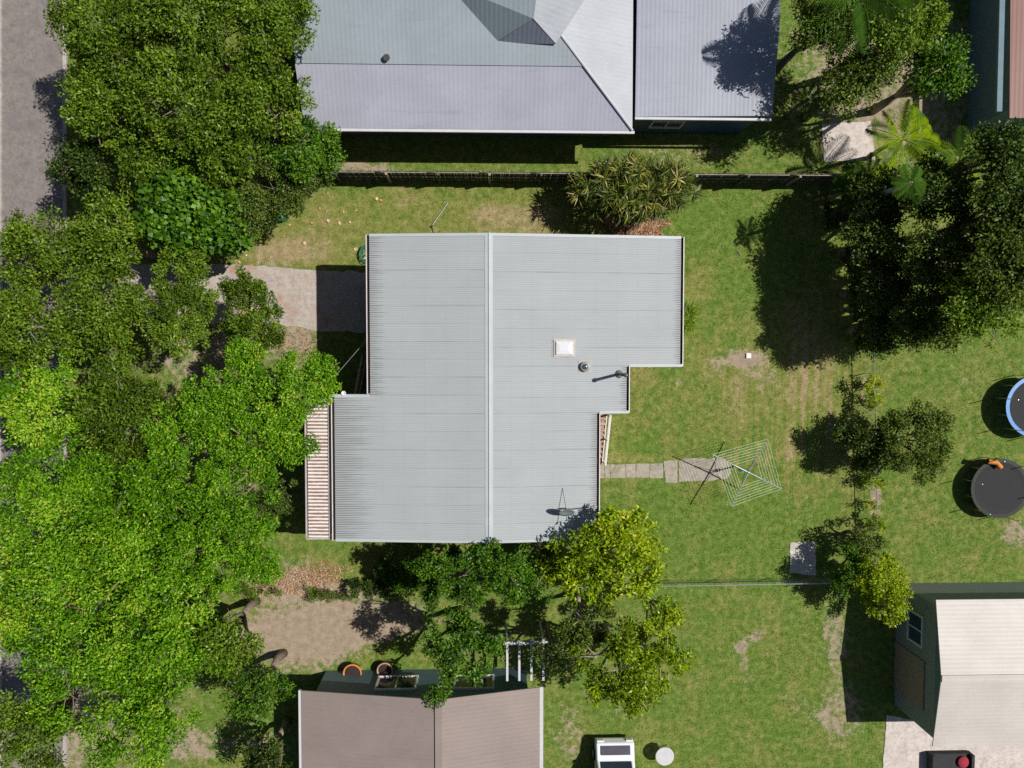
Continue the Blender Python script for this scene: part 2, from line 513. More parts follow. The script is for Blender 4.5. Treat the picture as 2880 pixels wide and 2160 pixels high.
# garden path of concrete slabs
pb = sheet('path', gp([(1640, 1306), (1866, 1300), (1866, 1346), (1640, 1346)]), .006, CONC_PATH, .3, .04, 6)
path = tag(pb.build('path', LAWN), kind='structure')
for i, sl in enumerate([[(1640, 1307), (1699.3, 1306), (1700, 1345), (1640, 1345)], [(1700.6, 1306), (1715, 1306), (1716, 1345), (1701.2, 1345)],
                        [(1716.6, 1306), (1758.6, 1305), (1759.5, 1344), (1717.5, 1345)], [(1760.2, 1305), (1787.5, 1304), (1788.8, 1343), (1761, 1344)],
                        [(1789, 1304), (1827, 1304), (1826, 1343), (1790, 1343)], [(1828.6, 1304), (1864, 1302), (1865, 1344), (1827.6, 1344)],
                        [(1866.2, 1296), (1904.5, 1294), (1905, 1358), (1872, 1357)]]):
    sheet('slab', gp(sl), .02, CONC_PATH, .12, .014, 20 + i).build('slab', CONC_PATH, path)
sheet('slab', gp([(1909, 1296), (1940, 1288), (2035, 1290), (2052, 1302), (2056, 1330), (2045, 1346), (1990, 1352), (1909, 1355)]), .02, CONC_PATH, .2, .03, 30).build('slab', CONC_PATH, path)

# grass blades over the yards
NB = 260000
bx = np.concatenate([rng.uniform(X0 + 8, X1 - 8, NB), ]); by = rng.uniform(Y0 + 6, Y1 - 4, NB)
bp = np.stack([bx, by, np.zeros(NB)], 1)
qx, qy = to_px(bp)
bd, bs, bm = ground_attrs(qx, qy)
def inside(px, py, poly):
    r = np.zeros(px.shape, bool)
    n = len(poly)
    for i in range(n):
        (xa, ya), (xb, yb) = poly[i], poly[(i + 1) % n]
        c = ((ya > py) != (yb > py)) & (px < (xb - xa) * (py - ya) / ((yb - ya) or 1e-9) + xa)
        r ^= c
    return r
keep = (bs < .45) & (qx > 190) & (qx < 2900) & (qy > -20) & (qy < 2180)
for poly in ([(300, 740), (1130, 762), (1130, 940), (300, 920)], [(1640, 1303), (1866, 1302), (1866, 1292), (2056, 1286), (2060, 1352), (1866, 1360), (1640, 1348)],
             [(2217, 1516), (2300, 1515), (2304, 1642), (2213, 1636)], [(1130, 740), (1750, 740), (1600, 1440), (1060, 1440)]):
    keep &= ~inside(qx, qy, poly)
bp, bd = bp[keep], bd[keep]
nb = len(bp)
an = rng.uniform(0, 2 * np.pi, nb); hgt = rng.uniform(.015, .04, nb); wd = rng.uniform(.012, .03, nb)
dirv = np.stack([np.cos(an), np.sin(an), np.zeros(nb)], 1)
perp = np.stack([-np.sin(an), np.cos(an), np.zeros(nb)], 1)
tip = bp + dirv * (hgt * rng.uniform(.5, 1.5, nb))[:, None] + np.array([0, 0, 1]) * hgt[:, None]
gvx = np.stack([bp - perp * wd[:, None], bp + perp * wd[:, None], tip], 1).reshape(-1, 3)
gt = np.clip(bd * .8 + .12 + rng.normal(0, .16, nb), 0, 1)
me = np_mesh('grass', gvx, np.arange(nb * 3).reshape(-1, 3), LEAF['grass'], {'tint': np.repeat(gt, 3)}, 3)
tag(link('grass', me), kind='stuff')
# ------------------------------------------------------------------ the house
ZR, SL = 5.15, .085                       # ridge height and roof slope
XR = P(1374.5, 1000, ZR).x
def roofz(x): return ZR - SL * abs(x - XR)
def RP(px, py):
    z = 4.8
    for _ in range(6):
        p = P(px, py, z); z = roofz(p.x)
    return p
YN = P(1374, 657, ZR).y
YS = P(1377, 1526, ZR).y
XL1, XL2 = RP(1040, 900).x, RP(942, 1300).x
XE1, XE2, XE3 = RP(1914, 850).x, RP(1762, 1100).x, RP(1678, 1350).x
YA = RP(990, 1111).y                      # step of the street side
YB1, YB2 = RP(1840, 1030).y, RP(1720, 1161).y   # steps of the garden side

house = empty('house', (XR, (YN + YS) / 2, 0), 'grey corrugated steel roofed house on stilts in the middle of the fenced lawn', 'house')
PITCH, AMP = .076, .0095

def sheet_mesh(name, x0, x1, y0, y1, mat, parent, zf, pitch=PITCH, amp=AMP, ncol=10, per=8, edge_attr=False, lift=.0, dirt=1.0):
    nx = max(2, int(abs(x1 - x0) / .9) + 1)
    ny = max(3, int(round((y1 - y0) / pitch * per)) + 1)
    xs = np.linspace(x0, x1, nx); ys = np.linspace(y0, y1, ny)
    X, Y = np.meshgrid(xs, ys)
    ph = Y / pitch * 2 * np.pi
    Z = np.vectorize(zf)(X) + amp * np.cos(ph) + lift
    o = org(parent)
    v = np.stack([X.ravel() - o.x, Y.ravel() - o.y, Z.ravel() - o.z], 1)
    ii = np.arange(ny * nx).reshape(ny, nx)
    q = np.stack([ii[:-1, :-1].ravel(), ii[:-1, 1:].ravel(), ii[1:, 1:].ravel(), ii[1:, :-1].ravel()], 1)
    if x1 < x0: q = q[:, ::-1]
    at = {'valley': (.5 - .5 * np.cos(ph)).ravel(), 'eave': (np.abs(X - x1) / dirt).ravel()}
    at['lap'] = (Y - y0).ravel()
    if edge_attr: at['edge'] = np.zeros(X.size)
    me = np_mesh(name, v, q, mat, at)
    me.polygons.foreach_set('use_smooth', [True] * len(q))
    return link(name, me, parent)

rr = random.Random(5)
def roof_run(xe, y0, y1, dirt):
    n = max(1, round((y1 - y0) / (PITCH * 10)))
    for i in range(n):
        a = y0 + (y1 - y0) * i / n; b = y0 + (y1 - y0) * (i + 1) / n
        sheet_mesh('roof_sheet', XR, xe, a, b + (.012 if i < n - 1 else 0), ROOF, house, roofz, lift=.012 + (i % 2) * .0035 + rr.uniform(0, .001), dirt=dirt)
roof_run(XL1, YA, YN, .55); roof_run(XL2, YS, YA, 1.5)
roof_run(XE1, YB1, YN, .3); roof_run(XE2, YB2, YB1, .3); roof_run(XE3, YS, YB2, .3)

TRIM = plain('roof_trim', (.4, .43, .44), .45, 0, .07, 1.5)
# ridge cap: two flat wings, the garden side one rolled over the other
for s, w, lift in ((-1, .15, .03), (1, .17, .036)):
    m = MB()
    zz = ZR + lift
    m.slab([(XR, YS - .03, zz + .004), (XR + s * w, YS - .03, zz - SL * w), (XR + s * w, YN + .03, zz - SL * w), (XR, YN + .03, zz + .004)][::s], .012)
    m.build('ridge_cap', TRIM, house)
MB().tube([(XR + .012, YS - .04, ZR + .05), (XR + .012, YN + .04, ZR + .05)], .022, 8).build('ridge_roll', TRIM, house)

def barge(xa, xb, y, out, name='barge_board'):
    """flashing along a sloping roof edge and its board below; out = +1 north, -1 south"""
    m = MB()
    za, zb = roofz(xa), roofz(xb)
    m.slab([(xa, y - .09 * out, za + .034), (xb, y - .09 * out, zb + .034), (xb, y + .03 * out, zb + .03), (xa, y + .03 * out, za + .03)][::1 if (xb > xa) == (out > 0) else -1], .014)
    m.slab([(xa, y + .012 * out, za + .012), (xb, y + .012 * out, zb + .012), (xb, y + .03 * out, zb + .01), (xa, y + .03 * out, za + .01)][::1 if (xb > xa) == (out > 0) else -1], .2)
    m.build(name, TRIM, house)
barge(XR, XL1, YN, 1); barge(XR, XE1, YN, 1); barge(XR, XL2, YS, -1); barge(XR, XE3, YS, -1)
barge(XL1 - .02, XL2 - .1, YA, 1); barge(XE2 + .1, XE1 + .1, YB1, -1); barge(XE3 + .1, XE2 + .1, YB2, -1)

def gutter(x, y0, y1, s):
    """open half-square gutter along an eave; s = -1 street side, +1 garden side"""
    z = roofz(x)
    a, b = x - s * .03, x + s * .115
    m = MB()
    m.box((min(a, b), y0, z - .12), (max(a, b), y1, z - .108))
    m.box((min(b, b + s * .012), y0, z - .118), (max(b, b + s * .012), y1, z + .0))
    m.box((min(b - s * .012, b + s * .026), y0, z + .002), (max(b - s * .012, b + s * .026), y1, z + .012))
    for ye in (y0, y1 - .012): m.box((min(a, b), ye, z - .106), (max(a, b), ye + .012, z - .01))
    g = m.build('gutter', CREAM, house)
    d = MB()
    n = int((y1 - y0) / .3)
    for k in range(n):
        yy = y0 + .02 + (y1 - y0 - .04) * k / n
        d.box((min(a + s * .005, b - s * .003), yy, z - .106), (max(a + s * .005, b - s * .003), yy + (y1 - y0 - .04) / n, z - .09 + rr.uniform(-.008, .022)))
    d.build('gutter_shade_fill', SOIL_AND_SHADE, house)['kind'] = 'stuff'  # lumpy dark floor with the gutter's inner shade put into its colour
    MB().box((min(x - s * .05, x - s * .032), y0, z - .2), (max(x - s * .05, x - s * .032), y1, z - .01)).build('fascia', CREAM, house)
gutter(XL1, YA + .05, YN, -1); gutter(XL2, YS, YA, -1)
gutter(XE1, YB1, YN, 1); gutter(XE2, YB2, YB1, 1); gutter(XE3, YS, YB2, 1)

# walls: boarded upper storey on a recessed ground floor
BOARD = NT('weatherboard'); _v = BOARD.coord((1, 1, 6.6)); _w = BOARD.n('ShaderNodeTexWave', wave_type='BANDS', bands_direction='Z', wave_profile='SAW')
BOARD.t.links.new(_v, _w.inputs[0]); _w.inputs['Scale'].default_value = .16
BOARD.bump(_w.outputs['Fac'], .8, .02)
BOARD = BOARD.done((.5, .46, .4), .6)
I = .45
foot = [(XL1 + I, YN - I), (XE1 - I, YN - I), (XE1 - I, YB1 + .35), (XE2 - I, YB1 + .35), (XE2 - I, YB2 + .35), (XE3 - I, YB2 + .35), (XE3 - I, YS + I), (XL2 + 1.3, YS + I), (XL2 + 1.3, YA - .35), (XL1 + I, YA - .35)]
MB().prism(foot[::-1], 2.25, roofz(XE1) - .13).build('upper_wall', BOARD, house)
BRICKW = plain('ground_floor_render', (.33, .28, .24), .85, 0, .2)
foot2 = [(x * .94 + XR * .06, y * .95 + (YN + YS) / 2 * .05) for x, y in foot]
MB().prism(foot2[::-1], 0, 2.24).build('lower_wall', BRICKW, house)

# skylight, vent and flue on the garden slope
def onroof(px, py, dz=0):
    p = RP(px, py); return Vector((p.x, p.y, p.z + dz))
a, b = onroof(1557, 1003), onroof(1612, 955)
zc = (a.z + b.z) / 2
m = MB()
cx0, cx1, cy0, cy1 = a.x, b.x, a.y, b.y
m.box((cx0, cy0, zc - .1), (cx1, cy1, zc + .11))
m.build('skylight_curb', plain('skylight_frame_paint', (.46, .44, .42), .5, 0, .15), house)
sk = MB()
ii = .075
prof = [(0, .0), (.0, .05), (.035, .075), (.16, .1)]
rings = []
for ins, dz in prof:
    x0_, x1_, y0_, y1_ = cx0 + ii + ins, cx1 - ii + .03 - ins, cy0 + ii - ins * 0 + ins, cy1 - ii - ins
    rings.append([(x0_, y0_, zc + .111 + dz), (x1_, y0_, zc + .111 + dz), (x1_, y1_, zc + .111 + dz), (x0_, y1_, zc + .111 + dz)])
vs = sum(rings, []); fs = [(8 + 4, 8 + 5, 8 + 6, 8 + 7)]
for r in range(3):
    for k in range(4): fs.append((r * 4 + k, r * 4 + (k + 1) % 4, r * 4 + 4 + (k + 1) % 4, r * 4 + 4 + k))
sk.add(vs, fs).build('skylight_dome', plain('opal_acrylic', (.62, .63, .65), .25, 0, .03), house)
FLASH = plain('old_flashing', (.4, .37, .32), .7, 0, .3, 8)
m = MB()
m.slab([(cx0 - .06, cy0 - .05, roofz(cx0 - .06) + .03), (cx1 + .1, cy0 - .05, roofz(cx1 + .1) + .03), (cx1 + .1, cy1 + .05, roofz(cx1 + .1) + .03), (cx0 - .06, cy1 + .05, roofz(cx0 - .06) + .03)], .012)
m.build('skylight_flashing', FLASH, house)

vb = onroof(1645, 1031)
MB().slab([(vb.x - .27, vb.y - .25, roofz(vb.x - .27) + .03), (vb.x + .27, vb.y - .25, roofz(vb.x + .27) + .03), (vb.x + .27, vb.y + .25, roofz(vb.x + .27) + .03), (vb.x - .27, vb.y + .25, roofz(vb.x - .27) + .03)], .012).build('vent_flashing', FLASH, house)
MB().lathe(vb, [(.2, -.02), (.2, .1), (.215, .12), (.215, .17), (.18, .2), (.135, .215)], 28).build('vent_collar', plain('zinc_grey', (.33, .33, .31), .5, .2, .2), house, True)
MB().lathe(vb + Vector((0, 0, .216)), [(.13, 0), (.125, .03), (.1, .06), (.06, .08), (.015, .088)], 28).build('vent_cap', plain('blue_grey_steel', (.13, .16, .19), .22, .5, .1), house, True)

fb = onroof(1740, 1052)
MB().tube([fb - Vector((0, 0, .1)), fb + Vector((0, 0, 1.6))], .062, 14).build('flue_pipe', STEEL_DARK, house, True)
MB().lathe(fb + Vector((0, 0, 1.6)), [(.062, 0), (.085, .01), (.085, .14), (.07, .15)], 14).build('flue_cowl', STEEL_DARK, house, True)
MB().lathe(fb, [(.2, -.02), (.17, .03), (.08, .12), (.07, .16)], 12).build('flue_boot', plain('lead_boot', (.16, .17, .16), .8, 0, .3), house, True)
for q in ((.12, .1), (-.1, -.12), (.13, -.08)):
    MB().tube([fb + Vector((q[0], q[1], -.02)), fb + Vector((0, 0, .35))], .008, 5).build('flue_brace', STEEL_DARK, house)

# street side awning of old rusting sheets
zA = lambda x: 4.3 - .06 * abs(x - AX1)
AX1 = P(930, 1300, 4.28).x
AX0 = P(863, 1300, 4.1).x
AYN, AYS = P(895, 1124, 4.2).y, P(895, 1511, 4.2).y
AP = (AYN - AYS) / 39
n = 8
for i in range(n):
    a_ = AYS + (AYN - AYS) * i / n; b_ = AYS + (AYN - AYS) * (i + 1) / n
    so = sheet_mesh('awning_sheet', AX1, AX0 + .08, a_, b_, RUST, house, zA, AP, .022, per=8, edge_attr=True, lift=.03 + (i % 2) * .004)
FRAME = plain('awning_edge_paint', (.4, .35, .34), .6, 0, .2, 6)
m = MB()
m.box((AX0 - .03, AYS - .05, zA(AX0) - .1), (AX0 + .03, AYN + .05, zA(AX0) + .07))
m.box((AX0 + .032, AYS - .06, zA(AX0) - .08), (AX1, AYS - .002, zA(AX1) + .05))
m.box((AX0 + .032, AYN + .002, zA(AX0) - .08), (AX1, AYN + .05, zA(AX1) + .05))
m.build('awning_frame', FRAME, house)
MB().slab([(AX1 - .09, AYS - .04, zA(AX1 - .09) + .075), (AX1 + .02, AYS - .04, zA(AX1) + .09), (AX1 + .02, AYN + .04, zA(AX1) + .09), (AX1 - .09, AYN + .04, zA(AX1 - .09) + .075)], .012).build('awning_flashing', plain('awning_flashing_grey', (.42, .41, .38), .6, 0, .2), house)
for k in range(4):
    y = AYS + .15 + (AYN - AYS - .3) * k / 3
    MB().box((AX0 - .02, y - .05, 0), (AX0 + .08, y + .05, zA(AX0) - .1)).build('awning_post', CREAM, house)
MB().box((AX0 + .0, AYS, 2.0), (XL2 + 1.25, AYN - .1, 2.2)).build('verandah_floor', TIMBER_GREY, house)
for zz in (2.6, 3.1):
    MB().box((AX0, AYS + .02, zz), (AX0 + .05, AYN - .1, zz + .08)).build('verandah_rail', CREAM, house)
# loose twigs lying on the awning
tw = MB()
for (x0_, y0_, x1_, y1_) in [(869, 1180, 890, 1160), (890, 1160, 921, 1138), (884, 1181, 908, 1158), (908, 1158, 930, 1143), (914, 1172, 920, 1178)]:
    p, q = P(x0_, y0_, 4.3), P(x1_, y1_, 4.33)
    tw.tube([p, (p + q) / 2 + Vector((.02, -.02, .02)), q], .009, 5)
tag(tw.build('fallen_twig', BARK_GREY), 'thin bare grey twigs lying across the rusty awning', 'twig')

# round lamp at the step of the gutter
lb = onroof(967, 1109, .0)
tag(MB().lathe(lb + Vector((0, .05, -.12)), [(.03, 0), (.03, .1), (.09, .12), (.095, .2), (.075, .205), (.07, .15)], 18).build('outdoor_lamp', WHITE, None, True), 'small round white outdoor lamp at the gutter corner by the awning', 'lamp')

# stairs ------------------------------------------------------------
def stairs(name, label, xa, xb, y_top, y_bot, z_top, n, rail_x, tread_mat, rail_mat, dirn):
    st = empty(name, ((xa + xb) / 2, y_bot, 0), label, 'stairs')
    r = random.Random(n)
    for i in range(n):
        f = (i + .5) / n
        y = y_top + (y_bot - y_top) * f; z = z_top * (1 - f)
        d = abs(y_top - y_bot) / n * .6
        c = Vector(((xa + xb) / 2, y, z))
        tl = r.uniform(-.05, .05)
        MB().obox(c, ((xb - xa) / 2, 0, r.uniform(-.004, .004)), (0, d, d * tl), (0, 0, .022)).build('tread', tread_mat, st)
    for x in (xa - .03, xb + .03):
        MB().bar((x, y_top, z_top - .08), (x, y_bot, .0), .045, .24).build('stringer', rail_mat if x > xa else TIMBER_GREY, st)
    for hh, w in ((.85, .085), (.6, .06)):
        MB().bar((rail_x, y_top, z_top + hh), (rail_x, y_bot, hh), w, .045).build('handrail', rail_mat, st)
    for k in range(3):
        f = k / 2 * .96 + .02
        y = y_top + (y_bot - y_top) * f; z = z_top * (1 - f)
        MB().box((rail_x - .04, y - .04, 0), (rail_x + .04, y + .04, z + .8)).build('rail_post', rail_mat, st)
    return st
TREAD = NT('worn_red_tread'); _n = TREAD.noise(2.2, TREAD.coord((1.5, 9, 9)), 4, .7)
TREAD = TREAD.done(TREAD.ramp(_n, [(.32, (.12, .07, .05)), (.5, (.34, .21, .16)), (.7, (.58, .43, .36))]), .85)
xb_ = P(1692, 1180, 0).x
stairs('back_stairs', 'worn pinkish timber stairs with white handrails down to the garden path', xb_ - .95, xb_, P(1700, 1164, 1.5).y, P(1700, 1302, .1).y, 1.45, 9, xb_ + .07, TREAD, WHITE, -1)
xf_ = P(1006, 1107, 2.2).x
stairs('front_stairs', 'dark front stairs with one long handrail in the house shadow', xf_ + .12, xf_ + 1.1, P(1015, 1112, 2.2).y, P(1015, 1000, .05).y, 2.2, 8, xf_, TIMBER_DARK, TIMBER_GREY, 1)

# satellite dish ------------------------------------------------------
db = onroof(1590, 1432)
dish = empty('satellite_dish', db, 'grey oval satellite dish on the roof beside tree shadow', 'satellite dish')
dc = P(1594, 1442, db.z + .72)
nrm = Vector((.05, -math.cos(math.radians(33)), math.sin(math.radians(33)))).normalized()
MB().lathe(dc - nrm * .05, [(.02, 0), (.15, .006), (.25, .02), (.33, .045), (.345, .05), (.345, .06), (.25, .034), (.15, .018), (.02, .012)], 32, nrm).build('reflector', plain('dish_grey', (.24, .28, .3), .5, 0, .06), dish, True)
low = dc + Vector((0, -.3 * math.sin(math.radians(33)), -.3 * math.cos(math.radians(33))))
MB().tube([low, low + Vector((.04, -.32, .12))], .013, 6).build('feed_arm', STEEL_DARK, dish)
MB().tube([low + Vector((.04, -.3, .1)), low + Vector((.045, -.36, .24))], .035, 10).build('receiver', STEEL_DARK, dish)
back = dc - nrm * .06
MB().tube([db + Vector((0, .05, 0)), db + Vector((0, .05, .35)), back], .022, 8).build('mast', STEEL_DARK, dish)
MB().tube([onroof(1582, 1373, .02), onroof(1589, 1427, .45)], .012, 6).build('stay', STEEL_DARK, dish)
e_ = P(1683, 1424.5, 4.62)
MB().tube([onroof(1592, 1431, .2), onroof(1655, 1426, .1)], .018, 6).build('stay', STEEL_DARK, dish)  # dark length puts the stay's underside shade and shadow into the colour
MB().tube([onroof(1655, 1426, .1), e_], .02, 6).build('stay', WHITE, dish)
for dx_ in (-.04, .04):
    MB().tube([db + Vector((dx_ + .05, .1, .3)), db + Vector((dx_ + .05, .12, .62))], .014, 6).build('bracket', STEEL_DARK, dish)

# overhead cable to the house
c0 = P(1031, 955, 4.2); c1 = P(500, 1520, 6.3)
pts = [c0.lerp(c1, i / 14) - Vector((0, 0, 1.1 * 4 * (i / 14) * (1 - i / 14))) for i in range(15)]
cable = empty('power_cable', c0, 'thin grey overhead cable running from the front wall into the trees', 'cable')
MB().tube(pts, .012, 5).build('wire', plain('cable_grey', (.25, .24, .25), .6), cable)
MB().tube([c0 + Vector((.02, .08, 0)), c0], .035, 8).build('insulator', CREAM, cable)

# ------------------------------------------------------------------ rotary clothesline
hub = P(2104.8, 1328.7, 1.95)
cl = empty('rotary_clothesline', (hub.x, hub.y, 0), 'square galvanised rotary clothesline at the end of the garden path', 'clothesline')
MB().tube([(hub.x, hub.y, -.02), (hub.x, hub.y, 1.2)], .035, 10).build('post', STEEL_DARK, cl)
MB().tube([(hub.x, hub.y, 1.2), (hub.x, hub.y, 1.98)], .024, 10).build('post', GALV, cl)
MB().lathe((hub.x, hub.y, 1.9), [(.05, 0), (.06, .04), (.06, .09), (.03, .12)], 12).build('hub', GALV, cl, True)
MB().box((hub.x - .14, hub.y - .07, 1.12), (hub.x + .0, hub.y + .07, 1.28)).build('winder_box', BLUEP, cl)
MB().tube([(hub.x - .1, hub.y, 1.2), (hub.x - .24, hub.y + .02, 1.2), (hub.x - .24, hub.y + .02, 1.32)], .02, 6).build('winder_handle', STEEL_DARK, cl)
tips = [P(x, y, 2.1) for x, y in ((2004.4, 1278.5), (2159.5, 1235), (2198, 1374.8), (2058, 1424))]
ch = Vector((hub.x, hub.y, 1.95))
for t in tips:
    mid = ch.lerp(t, .38)
    MB().tube([ch, mid], .034, 8).build('arm', GALV, cl)
    MB().tube([mid, t], .024, 7).build('arm', GALV, cl)
    MB().tube([(hub.x, hub.y, 1.5), mid - Vector((0, 0, .02))], .011, 6).build('strut', STEEL_DARK, cl)
for i in range(4):
    a_, b_ = tips[i], tips[(i + 1) % 4]
    for k in range(7):
        f = .42 + .58 * k / 6
        p, q = ch.lerp(a_, f), ch.lerp(b_, f)
        pts = [p, (p + q) / 2 - Vector((0, 0, .03)), q]
        MB().tube(pts, .0062, 4).build('line_wire', WIRE, cl)

# ------------------------------------------------------------------ paling fence on the north side
f0, f1 = P(560, 508, 0), P(2560, 508, 0)
yF = P(1372, 508.5, 0).y
FH = 1.78
fence = empty('paling_fence', (P(1372, 508).x, yF, 0), 'dark weathered timber paling fence behind the lawn, below the long grey neighbouring roof', 'fence')
pm = MB().box((-.045, -.009, .04), (.045, .009, FH)).mesh('paling', TIMBER_DARK)
pm2 = MB().box((-.045, -.009, .04), (.045, .009, FH + .02)).mesh('paling', TIMBER_GREY)
xa, xb = P(770, 508).x, P(2420, 508).x
n = 290
for i in range(n):
    x = xa + (xb - xa) * i / n
    o = link('paling', pm if rr.random() < .82 else pm2, fence, (x - org(fence).x, .02 + rr.uniform(-.004, .004), rr.uniform(-.03, .02)))
    o.rotation_euler = (0, rr.uniform(-.012, .012), rr.uniform(-.05, .05))
for zz in (.35, 1.0, 1.62):
    MB().box((xa, yF - .035, zz), (xb, yF + .005, zz + .08)).build('rail', TIMBER_GREY if zz > 1.5 else TIMBER_DARK, fence)
px_ = 960
k = 0
while px_ < 2400:
    x = P(px_, 508).x
    MB().box((x - .05, yF - .14, 0), (x + .05, yF - .04, FH - .04)).build('post', TIMBER_GREY if k % 2 else TIMBER_DARK, fence)
    w = .45
    MB().add([(x - .5, yF - .05, FH - .1), (x + .1, yF - .05, FH - .1), (x - .5, yF - .03, FH - .1), (x + .1, yF - .03, FH - .1), (x - .5, yF - .05, FH + .13), (x - .5, yF - .03, FH + .13)],
             [(0, 1, 4), (2, 5, 3), (0, 4, 5, 2), (1, 3, 5, 4), (0, 2, 3, 1)]).build('brace', TIMBER_DARK, fence)
    px_ += 139; k += 1

# ------------------------------------------------------------------ low wire fences, garden and side
def wire_fence(name, label, pts, hgt):
    base = Vector((pts[0][0], pts[0][1], 0))
    fe = empty(name, base, label, 'fence')
    for i, p in enumerate(pts):
        MB().tube([(p[0], p[1], -.02), (p[0], p[1], hgt)], .022, 7).build('post', GALV, fe)
        if i + 1 < len(pts):
            q = pts[i + 1]
            MB().tube([(p[0], p[1], hgt), (q[0], q[1], hgt)], .02, 6).build('top_rail', GALV, fe)
    w = MB()
    for i in range(len(pts) - 1):
        p, q = Vector((*pts[i], 0)), Vector((*pts[i + 1], 0))
        L = (q - p).length
        sp = .16
        nn = int((L + hgt) / sp)
        for k_ in range(nn):
            for s in (1, -1):
                u0 = k_ * sp; u1 = u0 - hgt
                z0, z1 = .03, hgt - .02
                if u0 > L: z0 += (u0 - L); u0 = L
                if u1 < 0: z1 += u1; u1 = 0
                if z1 - z0 < .02: continue
                a1, a2 = (u0, u1) if s > 0 else (L - u0, L - u1)
                w.tube([p.lerp(q, a1 / L) + Vector((0, 0, z0)), p.lerp(q, a2 / L) + Vector((0, 0, z1))], .0022, 3, False)
    w.build('wire_netting', GALV, fe)['kind'] = 'stuff'
    return fe
wire_fence('wire_fence', 'low galvanised wire fence along the bottom of the green lawn', [tuple(P(x, y))[:2] for x, y in ((1600, 1635), (1739, 1633), (1878, 1631), (2016, 1629), (2163, 1626), (2300, 1624), (2440, 1622))], 1.0)
wire_fence('wire_fence', 'low galvanised wire fence along the end of the lawn beside the tall trees', [tuple(P(x, y))[:2] for x, y in ((2441, 1618), (2441, 1480), (2438, 1340), (2435, 1195), (2432, 1050), (2428, 905), (2424, 760), (2420, 620), (2420, 520))], .95)

# ------------------------------------------------------------------ small things in the yard
pole = empty('metal_pole', P(1214, 640), 'thin bent galvanised pole lying on the lawn above the roof edge', 'pole')
MB().tube([P(1259, 571, .05), P(1214, 636, .05)], .022, 7).build('shaft', GALV, pole)
MB().tube([P(1214, 636, .05), P(1220, 652, .06), P(1220, 672, .06)], .016, 6).build('bent_end', STEEL_DARK, pole)
MB().tube([P(1211, 638, .04), P(1217, 634, .08)], .04, 6).build('joint', STEEL_DARK, pole)

cov = empty('inspection_cover', P(2104, 1001), 'small square white lid on a bare patch of lawn', 'drain cover')
q0, q1 = P(2098, 1007), P(2110.5, 994.5)
MB().box((q0.x, q0.y, 0), (q1.x, q1.y, .09)).build('lid', WHITE, cov)
MB().box((q0.x - .02, q0.y - .02, 0), (q1.x + .02, q1.y + .02, .06)).build('frame', PAD, cov)
MB().tube([P(2103, 1003, .09), P(2104, 1003, .105), P(2105, 1003, .09)], .01, 5).build('handle', STEEL_DARK, cov)

# coiled hose on its stand by the front corner
hose = empty('garden_hose', P(1040, 725), 'coiled green garden hose beside the front corner of the house', 'garden hose')
hb = P(1030, 716)
pts = []
for i in range(90):
    a_ = i / 90 * 2 * math.pi * 4
    r_ = .3 + .05 * math.sin(i * .7) + .03 * math.sin(i * .23)
    pts.append(hb + Vector((r_ * math.cos(a_) * .8, r_ * math.sin(a_) * 1.2, .25 + .02 * math.sin(i))))
MB().tube(pts, .017, 6).build('hose_coil', plain('hose_green', (.02, .16, .11), .5), hose, True)
MB().tube([P(1026, 700, .2), P(1016, 722, .04), P(1021, 736, .04), P(1030, 726, .1)], .016, 6).build('loose_end', plain('hose_green', (.02, .16, .11), .5), hose, True)
MB().tube([P(1030, 716, 0), P(1030, 716, .6)], .02, 6).build('stake', STEEL_DARK, hose)
MB().tube([P(1024, 727, .3), P(1038, 726, .3)], .03, 6).build('tap', CREAM, hose)

# green bin under the hedge
bc = P(786, 607, 0)
bn = empty('garden_bin', bc, 'green plastic bin full of prunings, half under the hedge', 'bin')
m = MB()
for sx, sy, ex, ey in ((-.27, -.29, .27, -.27), (-.27, .27, .27, .29), (-.29, -.29, -.27, .29), (.27, -.29, .29, .29)):
    m.box((bc.x + sx, bc.y + sy, 0), (bc.x + ex, bc.y + ey, .85))
m.build('body', GREENP, bn)
m = MB()
for sx, sy, ex, ey in ((-.32, -.32, .32, -.27), (-.32, .27, .32, .32), (-.32, -.269, -.27, .269), (.27, -.269, .32, .269)):
    m.box((bc.x + sx, bc.y + sy, .852), (bc.x + ex, bc.y + ey, .89))
m.build('rim', GREENP, bn)
MB().box((bc.x - .26, bc.y - .26, .5), (bc.x + .26, bc.y + .26, .6)).build('filling', SOIL_AND_SHADE, bn)
m = MB()
for k in range(40):
    x, y = rr.uniform(-.24, .24), rr.uniform(-.24, .24); a_ = rr.uniform(0, 6.3); l_ = rr.uniform(.08, .2)
    m.bar((bc.x + x, bc.y + y, .62), (bc.x + x + l_ * math.cos(a_), bc.y + y + l_ * math.sin(a_), .74), .03, .01)
m.build('prunings', plain('pruning_green', (.1, .2, .06), .7, 0, .5, 12), bn)['kind'] = 'stuff'

